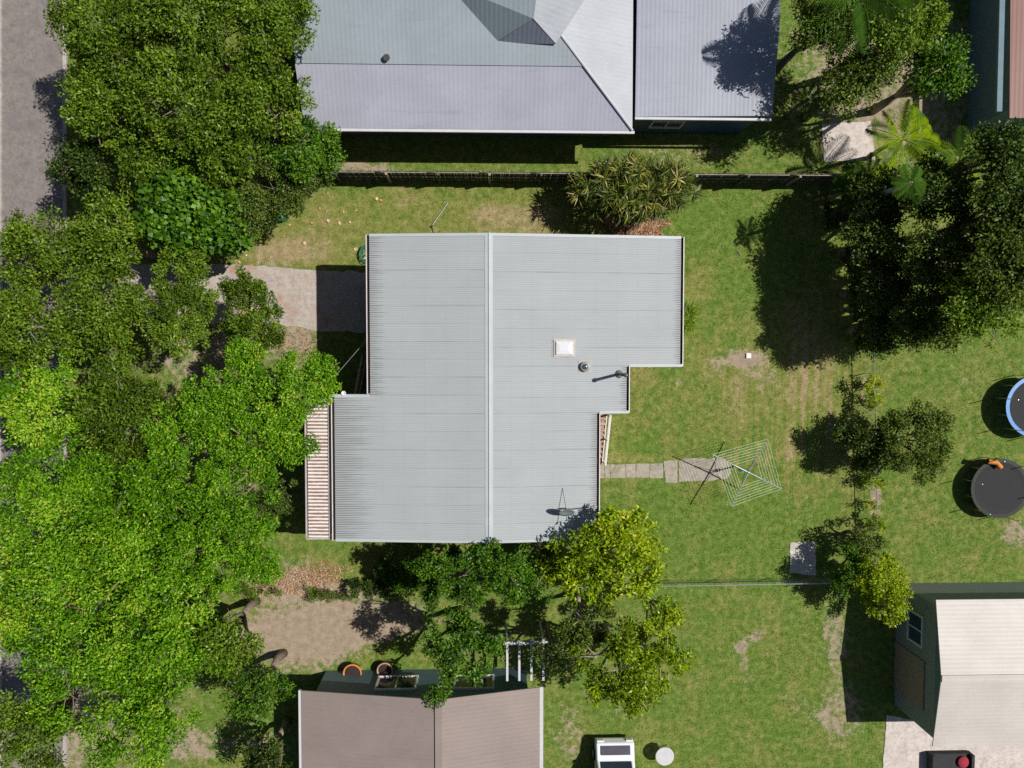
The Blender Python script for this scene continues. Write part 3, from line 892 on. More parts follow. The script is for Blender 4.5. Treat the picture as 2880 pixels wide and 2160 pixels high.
# fallen leaves scattered on the front lawn
LF = [plain('fallen_leaf_pale', (.62, .42, .28), .7, 0, .2, 20), plain('fallen_leaf_orange', (.55, .3, .1), .7, 0, .25, 20), plain('fallen_leaf_yellow', (.6, .45, .12), .7, 0, .2, 20)]
shapes = []
for k in range(3):
    m = MB()
    rim = []
    for j in range(9):
        a_ = j / 9 * 2 * math.pi
        r_ = (1, .75, .35)[k] if k else 1
        rim.append((math.cos(a_) * .5, math.sin(a_) * .5 * r_ * (.9 if k < 2 else 1), .05 + .12 * abs(math.sin(a_ * 1.5))))
    m.add([(0, 0, .03)] + rim, [(0, 1 + j, 1 + (j + 1) % 9) for j in range(9)])
    m.add([(-.5, -.02, .06), (-.8, -.02, .1), (-.8, .02, .1), (-.5, .02, .06)], [(0, 1, 2, 3)])
    shapes.append(m)
lm = [s.mesh('fallen_leaf', LF[i]) for i, s in enumerate(shapes)]
leafs = [(924, 621, 10, 0), (956, 627, 10, 0), (985, 625, 7, 0), (858, 684, 11, 0), (1001, 701, 11, 0), (878, 627, 8, 1), (900, 586, 7, 1), (919, 594, 6, 2), (967, 596, 5, 0), (1001, 592, 9, 2), (999, 576, 6, 2),
         (923, 544, 6, 0), (693, 718, 6, 0), (761, 723, 7, 2), (727, 739, 6, 0), (674, 737, 9, 1), (1060, 559, 9, 0), (1072, 564, 10, 1), (1002, 580, 6, 2), (1003, 590, 7, 2), (815, 632, 8, 1), (839, 636, 4, 2), (709, 746, 6, 2), (866, 771, 5, 0), (906, 622, 5, 1)]
LEAFSAY = ['large pale dry leaf, first of the row of three across the front lawn', 'large pale dry leaf in the middle of the row of three', 'small pale dry leaf ending the row of three towards the house',
 'big curled pale leaf alone above the driveway edge', 'big pale leaf beside the green hose', 'small orange leaf just outside the hedge shade, above the driveway', 'small orange leaf above the row of three pale leaves',
 'small yellow leaf between the hedge and the row of three', 'tiny pale leaf midway between the row of three and the fence', 'yellow leaf pointing down the lawn towards the row of three', 'tiny yellow leaf highest of the yellow ones below the fence',
 'tiny pale leaf close to the fence shadow', 'pale leaf lying at the hedge foot by the driveway corner', 'thin yellow leaf on the bare strip along the driveway', 'pale leaf right at the driveway edge', 'orange leaf fallen into the hedge corner shadow',
 'pale leaf of the pair nearest the paling fence', 'orange leaf of the pair nearest the paling fence', 'small yellow leaf just above another yellow leaf on the lawn', 'yellow leaf lowest of the yellow ones on the lawn', 'orange leaf beside the bin shadow on the lawn',
 'tiny pale leaf on the grass past the bin', 'yellow leaf at the corner where driveway and hedge meet', 'tiny pale leaf on the driveway beside the house shadow', 'tiny orange leaf beside the first of the three pale leaves']
for i, (x, y, s, kk) in enumerate(leafs):
    p = P(x, y, .05)
    sc = s * .0171
    o = link('fallen_leaf', lm[kk], None, p)
    o.scale = (sc, sc, sc); o.rotation_euler = (rr.uniform(-.3, .3), rr.uniform(-.3, .3), rr.uniform(0, 6.3))
    tag(o, LEAFSAY[i], 'leaf', 'fallen leaves on the front lawn')
stick = tag(MB().tube([P(2071, 703, .03), P(2077, 707, .05), P(2081, 714, .04), P(2082.5, 719, .03)], .02, 5).build('fallen_stick', BARK_GREY), 'short pale curved stick lying on the back lawn', 'stick')
# ------------------------------------------------------------------ neighbouring houses
def plane_attr(name, polys, mat, parent, t=.06):
    m = MB()
    for p in polys: m.slab(p, t)
    return m.build(name, mat, parent)

def far_roof_mat(name, col, ang=0.0, pitch=.19):
    t = NT(name)
    v = t.coord((1, 1, 1), 'Object', ang)
    w = t.n('ShaderNodeTexWave', wave_type='BANDS', bands_direction='X', wave_profile='SIN')
    t.t.links.new(v, w.inputs[0]); w.inputs['Scale'].default_value = .314 / pitch
    a = t.noise(.5, t.coord(), 4, .6); b = t.noise(9, t.coord(), 3, .7)
    c = t.ramp(t.math('ADD', t.math('MULTIPLY', a, .65), t.math('MULTIPLY', b, .35)), [(.3, tuple(x * .86 for x in col)), (.7, tuple(x * 1.1 for x in col))])
    st = t.noise(1.0, t.coord((.35, 3.5, 1), 'Object', ang + math.pi / 2), 5, .75)
    c = t.mix(t.step(st, .54, .78, 0, .3), c, tuple(x * .5 for x in col))
    c = t.mix(t.step(t.noise(6, t.coord(), 4, .8), .62, .72, 0, .4), c, tuple(x * .45 for x in col))
    c = t.mix(t.math('MULTIPLY', t.step(w.outputs['Fac'], .8, 1), .08), c, tuple(x * .55 for x in col))
    t.bump(w.outputs['Fac'], .16, .02)
    return t.done(c, .5)

LILAC = far_roof_mat('lilac_steel_roof', (.33, .34, .4))
GREYROOF = far_roof_mat('pale_grey_steel_roof', (.28, .3, .35))
BROWNROOF = far_roof_mat('brown_steel_roof', (.25, .205, .185), math.pi / 2)
CREAMROOF = far_roof_mat('cream_steel_roof', (.5, .46, .42), math.pi / 2)
REDROOF = far_roof_mat('red_brown_roof', (.2, .09, .07))
TEALW = plain('teal_wall', (.1, .17, .2), .6, 0, .15)
BLUEW = plain('blue_grey_wall', (.04, .09, .15), .6, 0, .2)
GREYW = plain('grey_green_wall', (.2, .23, .22), .7, 0, .15)
TANW = plain('tan_wall', (.26, .2, .15), .7, 0, .2)
WGUT = plain('pale_gutter', (.5, .5, .52), .45, 0, .08)

def wall_under(name, poly, z1, mat, parent, inset=.0):
    MB().prism(poly, 0, z1).build(name, mat, parent)

def window(parent, a, b, z0, z1, out, mat=GLASS_DARK):
    """window in a wall from a to b (xy), facing out (xy unit)"""
    a, b, out = Vector((*a, 0)), Vector((*b, 0)), Vector((*out, 0))
    t = (b - a).normalized(); L = (b - a).length
    c = (a + b) / 2 + Vector((0, 0, (z0 + z1) / 2))
    f = MB()
    for s in (-1, 1):
        f.obox(c + t * s * L / 2 + out * .03, t * .04, out * .05, (0, 0, (z1 - z0) / 2))
        f.obox(c + Vector((0, 0, s * (z1 - z0) / 2)) + out * .03, t * (L / 2 + .05), out * .06, (0, 0, .04))
    f.obox(c + out * .03, t * .025, out * .045, (0, 0, (z1 - z0) / 2 - .05))
    fo = f.build('window', CREAM, parent)
    MB().obox(c + out * .015, t * (L / 2 - .03), out * .01, (0, 0, (z1 - z0) / 2 - .03)).build('pane', mat, fo)

# house to the north, lilac hipped roof
ze, zr = 3.3, 5.2
A = D(663, 276, ze); B = D(1366, 273, ze)
nh = empty('house', ((A.x + B.x) / 2, A.y + 4, 0), 'long lilac grey hip roofed house behind the paling fence', 'house')
hipx, hipy = D(1148, -8, zr).x, D(1148, -8, zr).y
Wl = A.x - .1
slope = (zr - ze) / (hipy - A.y)
midy = D(800, 140, ze + .9).y
zm = ze + slope * (midy - A.y)
plane_attr('roof', [[(Wl, A.y, ze), (B.x, A.y, ze), (hipx + (B.x - hipx) * (zr - zm) / (zr - ze), midy - .0, zm), (Wl - .15, midy, zm)]], LILAC, nh)
plane_attr('roof', [[(Wl - .12, midy + .01, zm + .05), (hipx + (B.x - hipx) * (zr - zm) / (zr - ze), midy + .01, zm + .05), (hipx, hipy, zr + .05), (Wl - .12, hipy, zr + .05)]], far_roof_mat('blue_grey_steel_roof', (.28, .32, .35)), nh)
EY = hipy + 6
plane_attr('roof', [[(B.x, A.y, ze), (B.x, EY, ze), (hipx, EY - 1, zr), (hipx, hipy, zr)]], far_roof_mat('hip_face_steel', (.36, .38, .41), math.pi / 2), nh)
plane_attr('roof', [[(Wl - .12, hipy + .01, zr), (hipx, hipy + .01, zr), (hipx, EY, zr), (Wl - .12, EY, zr)]], GREYROOF, nh)
# side gable standing on the roof: its west face lies in shade
r0 = D(1168, -70, zr + 1.5); r1 = D(1152, 40, zm + 1.7)
v0 = D(930, -50, zr + .1); v1 = D(1070, 92, zm + .3)
plane_attr('gable_roof', [[v0, v1, r1, r0]], far_roof_mat('gable_steel', (.3, .36, .38)), nh, .04)
plane_attr('gable_roof', [[r1 - Vector((-.004, 0, .03)), v1 + Vector((.01, -.01, -.03)), Vector((r1.x + 1.0, r1.y - .5, zm + .5))]], LILAC, nh, .04)
plane_attr('gable_roof', [[r0 + Vector((.004, 0, 0)), r1 + Vector((.004, 0, 0)), Vector((r1.x + 1.0, r1.y - .5, zm + .52)), Vector((r0.x + 2.2, r0.y, zr - .1))]], far_roof_mat('hip_face_steel', (.36, .38, .41), math.pi / 2), nh, .04)
MB().tube([(B.x, A.y, ze + .05), (hipx, hipy, zr + .07)], .05, 6).build('hip_cap', WGUT, nh)
MB().box((Wl - .1, A.y - .12, ze - .14), (B.x + .1, A.y - .005, ze - .02)).build('gutter', WGUT, nh)
MB().tube([D(835, 124, zm - .05), D(835, 124, zm + .3)], .14, 12).build('roof_vent', STEEL_DARK, nh)
MB().box((Wl + .5, A.y + .6, 0), (B.x - .5, EY, ze - .15)).build('wall', plain('dark_brick_wall', (.13, .1, .09), .85, 0, .3, 5), nh)
for f in (.12, .38, .62, .85):
    x = Wl + .5 + (B.x - Wl - 1) * f
    window(nh, (x - .7, A.y + .6), (x + .7, A.y + .6), 1.1, 2.3, (0, -1))

# annexe with a flat grey roof and blue wall
z2 = 3.0
C0, C1 = D(1372, 252, z2), D(1668, 250, z2)
an_ = empty('house', ((C0.x + C1.x) / 2, C0.y + 4, 0), 'flat pale grey roofed annexe with a blue end wall and palm shadows', 'house')
C2 = D(1684, 60, z2 + .2); C3 = D(1374, 60, z2 + .2)
plane_attr('roof', [[(C0.x, C0.y, z2), (C1.x, C1.y, z2), (C2.x, C2.y, z2 + .2), (C2.x, C2.y + 9, z2 + .6), (C0.x, C2.y + 9, z2 + .6), (C0.x, C3.y, z2 + .2)]], GREYROOF, an_, .1)
MB().box((C0.x + .15, C0.y + .12, 0), (C1.x - .5, C0.y + 9, z2 - .13)).build('wall', BLUEW, an_)
MB().box((C0.x, C0.y - .11, z2 - .15), (C1.x, C0.y - .005, z2 - .02)).build('gutter', WGUT, an_)
window(an_, (C0.x + 1, C0.y + .12), (C0.x + 2.4, C0.y + .12), 1.2, 2.2, (0, -1))

# brown gabled house to the south
z3, zr3 = 3.0, 4.1
S0, S1 = D(650, 1492, z3), D(1166, 1500, z3)
sx = D(947, 1497, zr3).x
sh = empty('house', (sx, S0.y - 6, 0), 'brown gable roofed house below the dirt driveway', 'house')
yb = S0.y - 16
plane_attr('roof', [[(S0.x, yb, z3), (sx, yb, zr3), (sx, S0.y + .0, zr3), (S0.x, S0.y, z3)]], BROWNROOF, sh)
plane_attr('roof', [[(sx + .002, yb, zr3), (S1.x, yb, z3), (S1.x, S0.y, z3), (sx + .002, S0.y, zr3)]], BROWNROOF, sh)
MB().box((sx - .15, yb, zr3 + .005), (sx + .15, S0.y + .02, zr3 + .045)).build('ridge_cap', BROWNROOF, sh)
MB().box((S0.x - .12, yb, z3 - .14), (S0.x - .003, S0.y, z3 - .02)).build('gutter', WGUT, sh)
MB().box((S1.x + .003, yb, z3 - .14), (S1.x + .16, S0.y, z3 - .02)).build('gutter', WGUT, sh)
wy = S0.y - .35
MB().prism([(S0.x + .5, yb), (S1.x - .5, yb), (S1.x - .5, wy), (S0.x + .5, wy)], 0, z3 - .12).build('wall', TEALW, sh)
MB().add([(S0.x + .5, wy, z3 - .1), (S1.x - .5, wy, z3 - .1), (sx, wy, zr3 - .12), (S0.x + .5, wy - .1, z3 - .1), (S1.x - .5, wy - .1, z3 - .1), (sx, wy - .1, zr3 - .12)], [(0, 2, 1), (3, 4, 5), (0, 1, 4, 3), (1, 2, 5, 4), (2, 0, 3, 5)]).build('gable_wall', GREYW, sh)
for xa_, xb__ in ((sx - 3.0, sx - 1.2), (sx + .6, sx + 2.4)):
    window(sh, (xb__, wy), (xa_, wy), .9, 2.3, (0, 1))
# pergola beams at its corner
pg = empty('pergola', (S1.x - .6, S0.y + 1.0, 0), 'small pale grey beam pergola at the corner of the brown house', 'pergola')
for k in range(4):
    x = S1.x - 1.5 + k * .55
    MB().box((x, S0.y + .1, 2.4), (x + .1, S0.y + 2.0, 2.52)).build('beam', WGUT, pg)
for x in (S1.x - 1.5, S1.x + .15):
    MB().box((x, S0.y + 1.85, 0), (x + .1, S0.y + 1.95, 2.39)).build('post', WGUT, pg)
MB().box((S1.x - 1.7, S0.y + 1.8, 2.53), (S1.x + .4, S0.y + 1.95, 2.62)).build('beam', WGUT, pg)

# cream shed to the south-east
z4 = 3.5
E0, E1, E2 = D(2022, 1296, z4), D(2040, 1450, z4 + .35), D(2024, 1612, z4)
eh = empty('house', (E0.x + 5, (E0.y + E2.y) / 2, 0), 'large cream roofed building with grey green walls beside the patio', 'house')
xr_ = E0.x + 13
plane_attr('roof', [[(E0.x, (E0.y + E2.y) / 2, z4 + .55), (xr_, (E0.y + E2.y) / 2, z4 + .55), (xr_, E0.y, z4), (E0.x, E0.y, z4)]], CREAMROOF, eh)
plane_attr('roof', [[(E0.x, E2.y, z4), (xr_, E2.y, z4), (xr_, (E0.y + E2.y) / 2 - .002, z4 + .55), (E0.x, (E0.y + E2.y) / 2 - .002, z4 + .55)]], CREAMROOF, eh)
MB().box((E0.x, (E0.y + E2.y) / 2 - .15, z4 + .555), (xr_, (E0.y + E2.y) / 2 + .15, z4 + .6)).build('ridge_cap', CREAMROOF, eh)
MB().box((E0.x + .1, E2.y + .3, 0), (xr_, E0.y - .3, z4 - .1)).build('wall', GREYW, eh)
MB().add([(E0.x + .1, E2.y + .3, z4 - .09), (E0.x + .1, E0.y - .3, z4 - .09), (E0.x + .1, (E0.y + E2.y) / 2, z4 + .44), (E0.x + .2, E2.y + .3, z4 - .09), (E0.x + .2, E0.y - .3, z4 - .09), (E0.x + .2, (E0.y + E2.y) / 2, z4 + .44)], [(0, 1, 2), (3, 5, 4), (0, 3, 4, 1), (1, 4, 5, 2), (2, 5, 3, 0)]).build('gable_wall', TEALW, eh)
MB().box((E0.x + .04, E2.y + 1.2, .05), (E0.x + .095, E0.y - 3.2, 2.6)).build('roller_door', TANW, eh)
window(eh, (E0.x + .1, E0.y - 1.2), (E0.x + .1, E0.y - 2.6), 1.2, 2.4, (-1, 0), plain('blue_glass', (.03, .06, .1), .1))

# red brown roofed house at the north-east
G0 = D(2176, 255, 3.2)
gh = empty('house', (G0.x + 5, G0.y + 6, 0), 'red brown roofed house with a teal gutter beyond the palms', 'house')
plane_attr('roof', [[(G0.x + .1, G0.y, 3.2), (G0.x + 10, G0.y, 3.9), (G0.x + 10, G0.y + 16, 3.9), (G0.x + .1 - .3, G0.y + 16, 3.2)]], REDROOF, gh)
MB().box((G0.x - .45, G0.y + .3, 3.0), (G0.x - .21, G0.y + 15.6, 3.16)).build('gutter', TEALW, gh)
MB().box((G0.x + .2, G0.y + .4, 0), (G0.x + 9.5, G0.y + 15.5, 3.0)).build('wall', TEALW, gh)

# ------------------------------------------------------------------ neighbours' things
van_c = D(1322, 1640, 0)
van = empty('parked_van', van_c, 'white van with a dark windscreen parked beside the brown house', 'van')
vx, vy = van_c.x, van_c.y - 1.0
prof = [(2.3, .35), (2.36, .6), (2.3, .95), (1.55, 1.12), (.85, 1.9), (.55, 1.98), (-2.35, 2.0), (-2.45, 1.7), (-2.5, .4)]
m = MB()
nP = len(prof)
vs = []
for s in (-.92, .92):
    for yy, zz in prof:
        tuck = 1 - .1 * max(0, zz - 1.0)
        vs.append((vx + s * tuck, vy + yy, zz))
fs = [tuple(reversed(range(nP))), tuple(range(nP, 2 * nP))]
for i in range(nP): fs.append((i, (i + 1) % nP, nP + (i + 1) % nP, nP + i))
vb_ = m.add(vs, fs).build('body', plain('van_white', (.7, .71, .73), .3, 0, .06, 1.5), van)
bv = vb_.modifiers.new('bevel', 'BEVEL'); bv.width = .07; bv.segments = 3
for k in range(5):
    MB().box((vx - .6 + k * .3 - .02, vy - 2.2, 2.0), (vx - .6 + k * .3 + .02, vy + .35, 2.03)).build('roof_rib', plain('van_white', (.7, .71, .73), .3), van)
for s in (-1, 1):
    MB().bar((vx + s * .1, vy + 1.5, 1.24), (vx + s * .5, vy + 1.3, 1.44), .025, .02).build('wiper', BLACKP, van)
MB().obox((vx, vy + 1.22, 1.53), (.74, 0, 0), (0, .3, -.335), (0, .012, .012)).build('windscreen', GLASS_DARK, van)
MB().obox((vx, vy + 2.0, 1.06), (.7, 0, 0), (0, .2, -.05), (0, .005, .02)).build('bonnet', plain('bonnet_dark', (.07, .065, .09), .3), van)
for s in (-1, 1):
    MB().obox((vx + s * .9, vy + .3, 1.5), (.012, 0, 0), (0, .5, 0), (0, 0, .26)).build('side_window', GLASS_DARK, van)
    MB().box((vx + s * 1.0 - .07, vy + 1.05, 1.15), (vx + s * 1.0 + .07, vy + 1.2, 1.35)).build('mirror', BLACKP, van)
    MB().obox((vx + s * .7, vy + 2.35, .75), (.16, 0, 0), (0, .03, 0), (0, 0, .1)).build('headlight', WHITE, van)
    for yy in (1.5, -1.5):
        w = MB().lathe((vx + s * .78, vy + yy, .34), [(.2, 0), (.33, .01), (.34, .05), (.34, .17), (.33, .2), (.2, .21)], 18, (s, 0, 0)).build('wheel', BLACKP, van)
        MB().lathe((vx + s * .99, vy + yy, .34), [(.19, 0), (.19, .01), (.05, .03)], 14, (s, 0, 0)).build('rim', GALV, w)

gt_ = D(1436, 1634, .72)
tb = empty('garden_table', (gt_.x, gt_.y, 0), 'small round white garden table standing alone on green grass', 'table')
MB().lathe((gt_.x, gt_.y, .7), [(.42, 0), (.45, .01), (.45, .03), (.42, .04), (.02, .04)], 26).build('table_top', plain('weathered_white', (.5, .5, .5), .5, 0, .15), tb)
for k in range(4):
    a_ = k * math.pi / 2 + .6
    MB().tube([(gt_.x + .3 * math.cos(a_), gt_.y + .3 * math.sin(a_), .7), (gt_.x + .38 * math.cos(a_), gt_.y + .38 * math.sin(a_), 0)], .02, 6).build('leg', WHITE, tb)

def trampoline(c, r, z, label, pad):
    t = empty('trampoline', (c.x, c.y, 0), label, 'trampoline')
    MB().lathe((c.x, c.y, z), [(r * .88, .03), (r * .88, .045), (r * .4, .0), (.01, -.02)], 36).build('jumping_mat', BLACKP, t)
    m = MB(); n = 40
    for k in range(n):
        a0, a1 = 2 * math.pi * k / n, 2 * math.pi * (k + 1) / n
        m.slab([(c.x + rr_ * math.cos(a), c.y + rr_ * math.sin(a), z + .04) for rr_, a in ((r * .86, a0), (r, a0), (r, a1), (r * .86, a1))], .03)
    m.build('safety_pad', pad, t)
    sp_ = MB()
    for k in range(48):
        a = 2 * math.pi * k / 48
        sp_.tube([(c.x + r * .87 * math.cos(a), c.y + r * .87 * math.sin(a), z + .03), (c.x + r * .98 * math.cos(a), c.y + r * .98 * math.sin(a), z)], .012, 4)
    sp_.build('springs', GALV, t)['kind'] = 'stuff'
    for k in range(6):
        a = k * math.pi / 3 + .8
        MB().tube([(c.x + r * 1.03 * math.cos(a), c.y + r * 1.03 * math.sin(a), 0), (c.x + r * 1.03 * math.cos(a), c.y + r * 1.03 * math.sin(a), z + .9)], .02, 6).build('net_pole', GALV, t)
    for k in range(6):
        a = k * math.pi / 3 + .3
        MB().tube([(c.x + r * .97 * math.cos(a), c.y + r * .97 * math.sin(a), 0), (c.x + r * .97 * math.cos(a), c.y + r * .97 * math.sin(a), z)], .025, 7).build('leg', GALV, t)
    return t
trampoline(D(2238, 878, .9), 1.5, .9, 'round trampoline with a bright blue safety pad on the neighbouring lawn', BLUEP)
trampoline(D(2160, 1055, .7), 1.45, .7, 'plain black trampoline with black pad, below the blue padded one', plain('black_pad', (.012, .014, .014), .6))
bt = D(2142, 1000, .76)
toy = empty('toy_tunnel', (bt.x, bt.y, .75), 'orange plastic toy lying on the edge of the black trampoline', 'toy')
MB().tube([bt + Vector((-.3, .1, .16)), bt + Vector((.1, .05, .2)), bt + Vector((.35, -.2, .16))], .12, 10).build('tube', ORANGEP, toy)
MB().tube([bt + Vector((-.33, .108, .16)), bt + Vector((-.3, .1, .16))], .14, 10).build('end_ring', BLACKP, toy)

sofa_c = D(2045, 1628, 0)
sf = empty('outdoor_sofa', sofa_c, 'charcoal outdoor sofa with a red cushion on the pale patio', 'sofa')
sx_, sy_ = sofa_c.x, sofa_c.y - .2
CH = plain('charcoal_fabric', (.035, .035, .04), .9)
MB().box((sx_ - .9, sy_ - .4, .1), (sx_ + .9, sy_ + .4, .38)).build('seat', CH, sf)
MB().box((sx_ - .9, sy_ - .55, .1), (sx_ + .9, sy_ - .405, .8)).build('backrest', CH, sf)
for s in (-1, 1): MB().box((sx_ + s * .98 - .07, sy_ - .55, .1), (sx_ + s * .98 + .07, sy_ + .4, .6)).build('armrest', CH, sf)
for s in (-1, 1):
    for q in (-1, 1): MB().box((sx_ + s * .85 - .03, sy_ + q * .35 - .03, 0), (sx_ + s * .85 + .03, sy_ + q * .35 + .03, .099)).build('leg', BLACKP, sf)
cu = MB().lathe((sx_ + .55, sy_, .38), [(.05, 0), (.27, .02), (.3, .08), (.25, .14), (.05, .16)], 18)
tag(cu.build('cushion', plain('red_fabric', (.3, .03, .05), .9), None, True), 'round red cushion lying on the charcoal outdoor sofa', 'cushion')
for i, (x, y, s, mt, lab) in enumerate([(762, 1452, .42, ORANGEP, 'large orange tub standing by the brown house wall'), (832, 1446, .36, plain('pink_terracotta', (.42, .24, .19), .8), 'pinkish terracotta pot beside the orange tub')]):
    c = D(x, y, .4)
    pt = empty('plant_pot', (c.x, c.y, 0), lab, 'plant pot')
    MB().lathe((c.x, c.y, 0), [(s * .7, 0), (s, .5), (s * 1.08, .5), (s * 1.08, .58), (s * .92, .58), (s * .9, .5)], 20).build('pot', mt, pt, True)
    MB().lathe((c.x, c.y, .5), [(s * .9, 0), (s * .6, .03), (.02, .05)], 16).build('soil', SOIL_AND_SHADE, pt)

# ------------------------------------------------------------------ trees and plants
def unit(v): return v / np.maximum(np.linalg.norm(v, axis=-1, keepdims=True), 1e-6)

def leaf_quads(pos, tan, nrm, L, W, fold=.25, droop=.12):
    b = unit(np.cross(nrm, tan))
    nrm = np.cross(tan, b)
    L = L[:, None]; W = W[:, None]
    v = np.stack([pos - tan * L * .5, pos + b * W * .5 + nrm * W * fold, pos + tan * L * .5 - nrm * L * droop, pos - b * W * .5 + nrm * W * fold], 1)
    return v.reshape(-1, 3)

def crown(name, lobes, mat, parent, seed, dens=700, L=.13, W=.075, cr=.3, lift=.7, spread=1.0, core=.18, flat=.7, rosette=.6, tint=.45, per=105, holes=True):
    """leaves gathered in clumps over the upper side of a set of lobes"""
    g = np.random.default_rng(seed)
    lobes = np.array(lobes, float)
    area = np.pi * lobes[:, 3] * lobes[:, 4]
    n = int(area.sum() * dens)
    nc = max(len(lobes) * 3, n // per)
    li = g.choice(len(lobes), nc, p=area / area.sum())
    d = unit(g.normal(size=(nc, 3)))
    d[:, 2] = np.where(d[:, 2] < -.35, -d[:, 2], d[:, 2])
    rad = np.where(g.random(nc) < core, g.uniform(.2, .7, nc), g.uniform(.68, 1.2, nc))
    cc = lobes[li, :3] + d * rad[:, None] * lobes[li, 3:6]
    nh = int(area.sum() / 3.2) if holes else 0
    if nh:
        hi = g.choice(len(lobes), nh, p=area / area.sum())
        hp = lobes[hi, :2] + g.normal(0, .5, (nh, 2)) * lobes[hi, 3:5]
        hr = np.minimum(g.uniform(.16, .48, nh), lobes[hi, 3] * .38)
        dd = np.linalg.norm(cc[:, None, :2] - hp[None], axis=2)
        gone = ((dd < hr[None]) & (cc[:, 2] > lobes[li, 2] - .15)[:, None]).any(1)
        if gone.mean() < .6:
            cc, d, li = cc[~gone], d[~gone], li[~gone]; nc = len(cc)
            n = int(n * (1 - .6 * gone.mean()))
    csz = cr * 1.08 * g.uniform(.5, 1.4, nc)
    ct = g.normal(0, .13, nc) + g.normal(0, .1, len(lobes))[li]
    k = g.choice(nc, n, p=csz ** 2 / (csz ** 2).sum())
    off = g.normal(size=(n, 3)); off = unit(off) * (g.random(n) ** .45)[:, None]
    pos = cc[k] + off * csz[k][:, None] * np.array([1, 1, flat])
    tan = unit(off * rosette + d[k] * .35 + g.normal(0, .55, (n, 3)))
    nr = unit(d[k] * .35 + np.array([0, 0, lift]) + g.normal(0, .6, (n, 3)) + off * .25)
    Ls = L * g.uniform(.65, 1.3, n); Ws = W * g.uniform(.65, 1.3, n)
    o = org(parent)
    pos[:, 2] = np.maximum(pos[:, 2], .06)
    v = leaf_quads(pos, tan, nr, Ls, Ws) - np.array([o.x, o.y, o.z])
    tv = np.clip(tint + ct[k] + g.normal(0, .23, n), 0, 1)
    tv = np.where(g.random(n) < .012, 1.0, tv)
    me = np_mesh(name, v, np.arange(n * 4).reshape(-1, 4), mat, {'tint': np.repeat(tv, 4)})
    return link(name, me, parent)

def limbs(m, base, lobes, r0, seed, twigs=4):
    r = random.Random(seed)
    top = sum((Vector(l[:3]) for l in lobes), Vector()) / len(lobes)
    fork = Vector((base.x * .7 + top.x * .3, base.y * .7 + top.y * .3, base.z + max(.25, (top.z - base.z) * .4)))
    m.tube([base - Vector((0, 0, .1)), base.lerp(fork, .5) + Vector((r.uniform(-.08, .08), r.uniform(-.08, .08), 0)), fork], [r0 * 1.2, r0 * .9, r0 * .62], 9)
    for l in lobes:
        c = Vector(l[:3])
        mid = fork.lerp(c, .5) + Vector((r.uniform(-.2, .2), r.uniform(-.2, .2), r.uniform(.0, .25)))
        end = c + Vector((0, 0, l[5] * .35))
        m.tube([fork, mid, end], [r0 * .6, r0 * .38, r0 * .16], 6)
        for k in range(twigs):
            a = r.uniform(0, 6.28)
            q = c + Vector((math.cos(a) * l[3] * .85, math.sin(a) * l[4] * .85, r.uniform(0, .75) * l[5]))
            s = mid.lerp(end, r.uniform(.3, 1))
            m.tube([s, s.lerp(q, .55) + Vector((0, 0, r.uniform(0, .12))), q], [r0 * .2, r0 * .12, r0 * .05], 5)

def tree(label, lobes, kind, seed, trunk=.16, bark=None, base=None, name='tree', cat='tree', group=None, twigs=4, **kw):
    """lobes: (px, py, height, radius in px of the 2212 wide picture, thickness factor)"""
    r = random.Random(seed)
    out = []
    for l in lobes:
        x, y, z, rp = l[:4]
        th = l[4] if len(l) > 4 else .7
        c = D(x, y, z)
        rm = rp * K * (H - z) / FPX
        out.append((c.x, c.y, c.z, rm, rm * r.uniform(.85, 1.1), rm * th))
    if base is None:
        bx_ = sum(o[0] for o in out) / len(out); by_ = sum(o[1] for o in out) / len(out)
    else:
        p = D(*base); bx_, by_ = p.x, p.y
    t = empty(name, (bx_, by_, 0), label, cat, group)
    m = MB()
    limbs(m, Vector((bx_, by_, 0)), out, trunk, seed, twigs)
    m.build('trunk' if name == 'tree' else 'stem', bark or BARK, t, True)
    crown('crown' if name == 'tree' else 'foliage', out, LEAF[kind], t, seed, **kw)
    return t

def auto(cx, cy, z, R, n, seed, zs=.8, th=.75):
    """irregular set of lobes for a crown about R px across"""
    r = random.Random(seed)
    L = [(cx, cy, z + .4, R * .55, th)]
    for k in range(n):
        a = 2 * math.pi * (k + r.uniform(-.35, .35)) / n
        d = R * r.uniform(.5, .8)
        L.append((cx + d * math.cos(a), cy + d * math.sin(a) * .95, z + r.uniform(-zs, zs * .5), R * r.uniform(.28, .5), th))
    return L

# --- front yard, street side
tree('broad bright green tree spreading beside the rusty awning and the front stairs', [(470, 880, 5.9, 75), (560, 815, 5.6, 62), (630, 850, 5.8, 62), (690, 805, 5.2, 34), (722, 782, 5.0, 15), (600, 905, 6.0, 58), (660, 900, 5.5, 36), (520, 935, 6.1, 66),
      (625, 960, 5.6, 48), (570, 970, 5.7, 46), (512, 770, 5.2, 34), (625, 775, 5.0, 30), (705, 840, 5.0, 30)], 'bright', 11, .2, base=(560, 890, 0), holes=True, dens=1080, L=.12, W=.06, cr=.3)
tree('tall bright green tree in the front corner below the awning tree', [(400, 1010, 6.0, 85), (480, 1050, 6.3, 80), (420, 1120, 6.2, 80), (520, 1130, 6.0, 68), (390, 1210, 5.9, 70), (465, 1200, 6.1, 72), (545, 1195, 5.6, 58), (600, 1215, 5.2, 28), (560, 1040, 5.6, 42),
      (400, 1262, 5.4, 48), (470, 1262, 5.3, 42), (535, 1000, 5.6, 40), (370, 920, 5.8, 60), (365, 1090, 5.6, 60)], 'bright', 12, .24, base=(450, 1120, 0), dens=950, L=.12, W=.06, cr=.3)
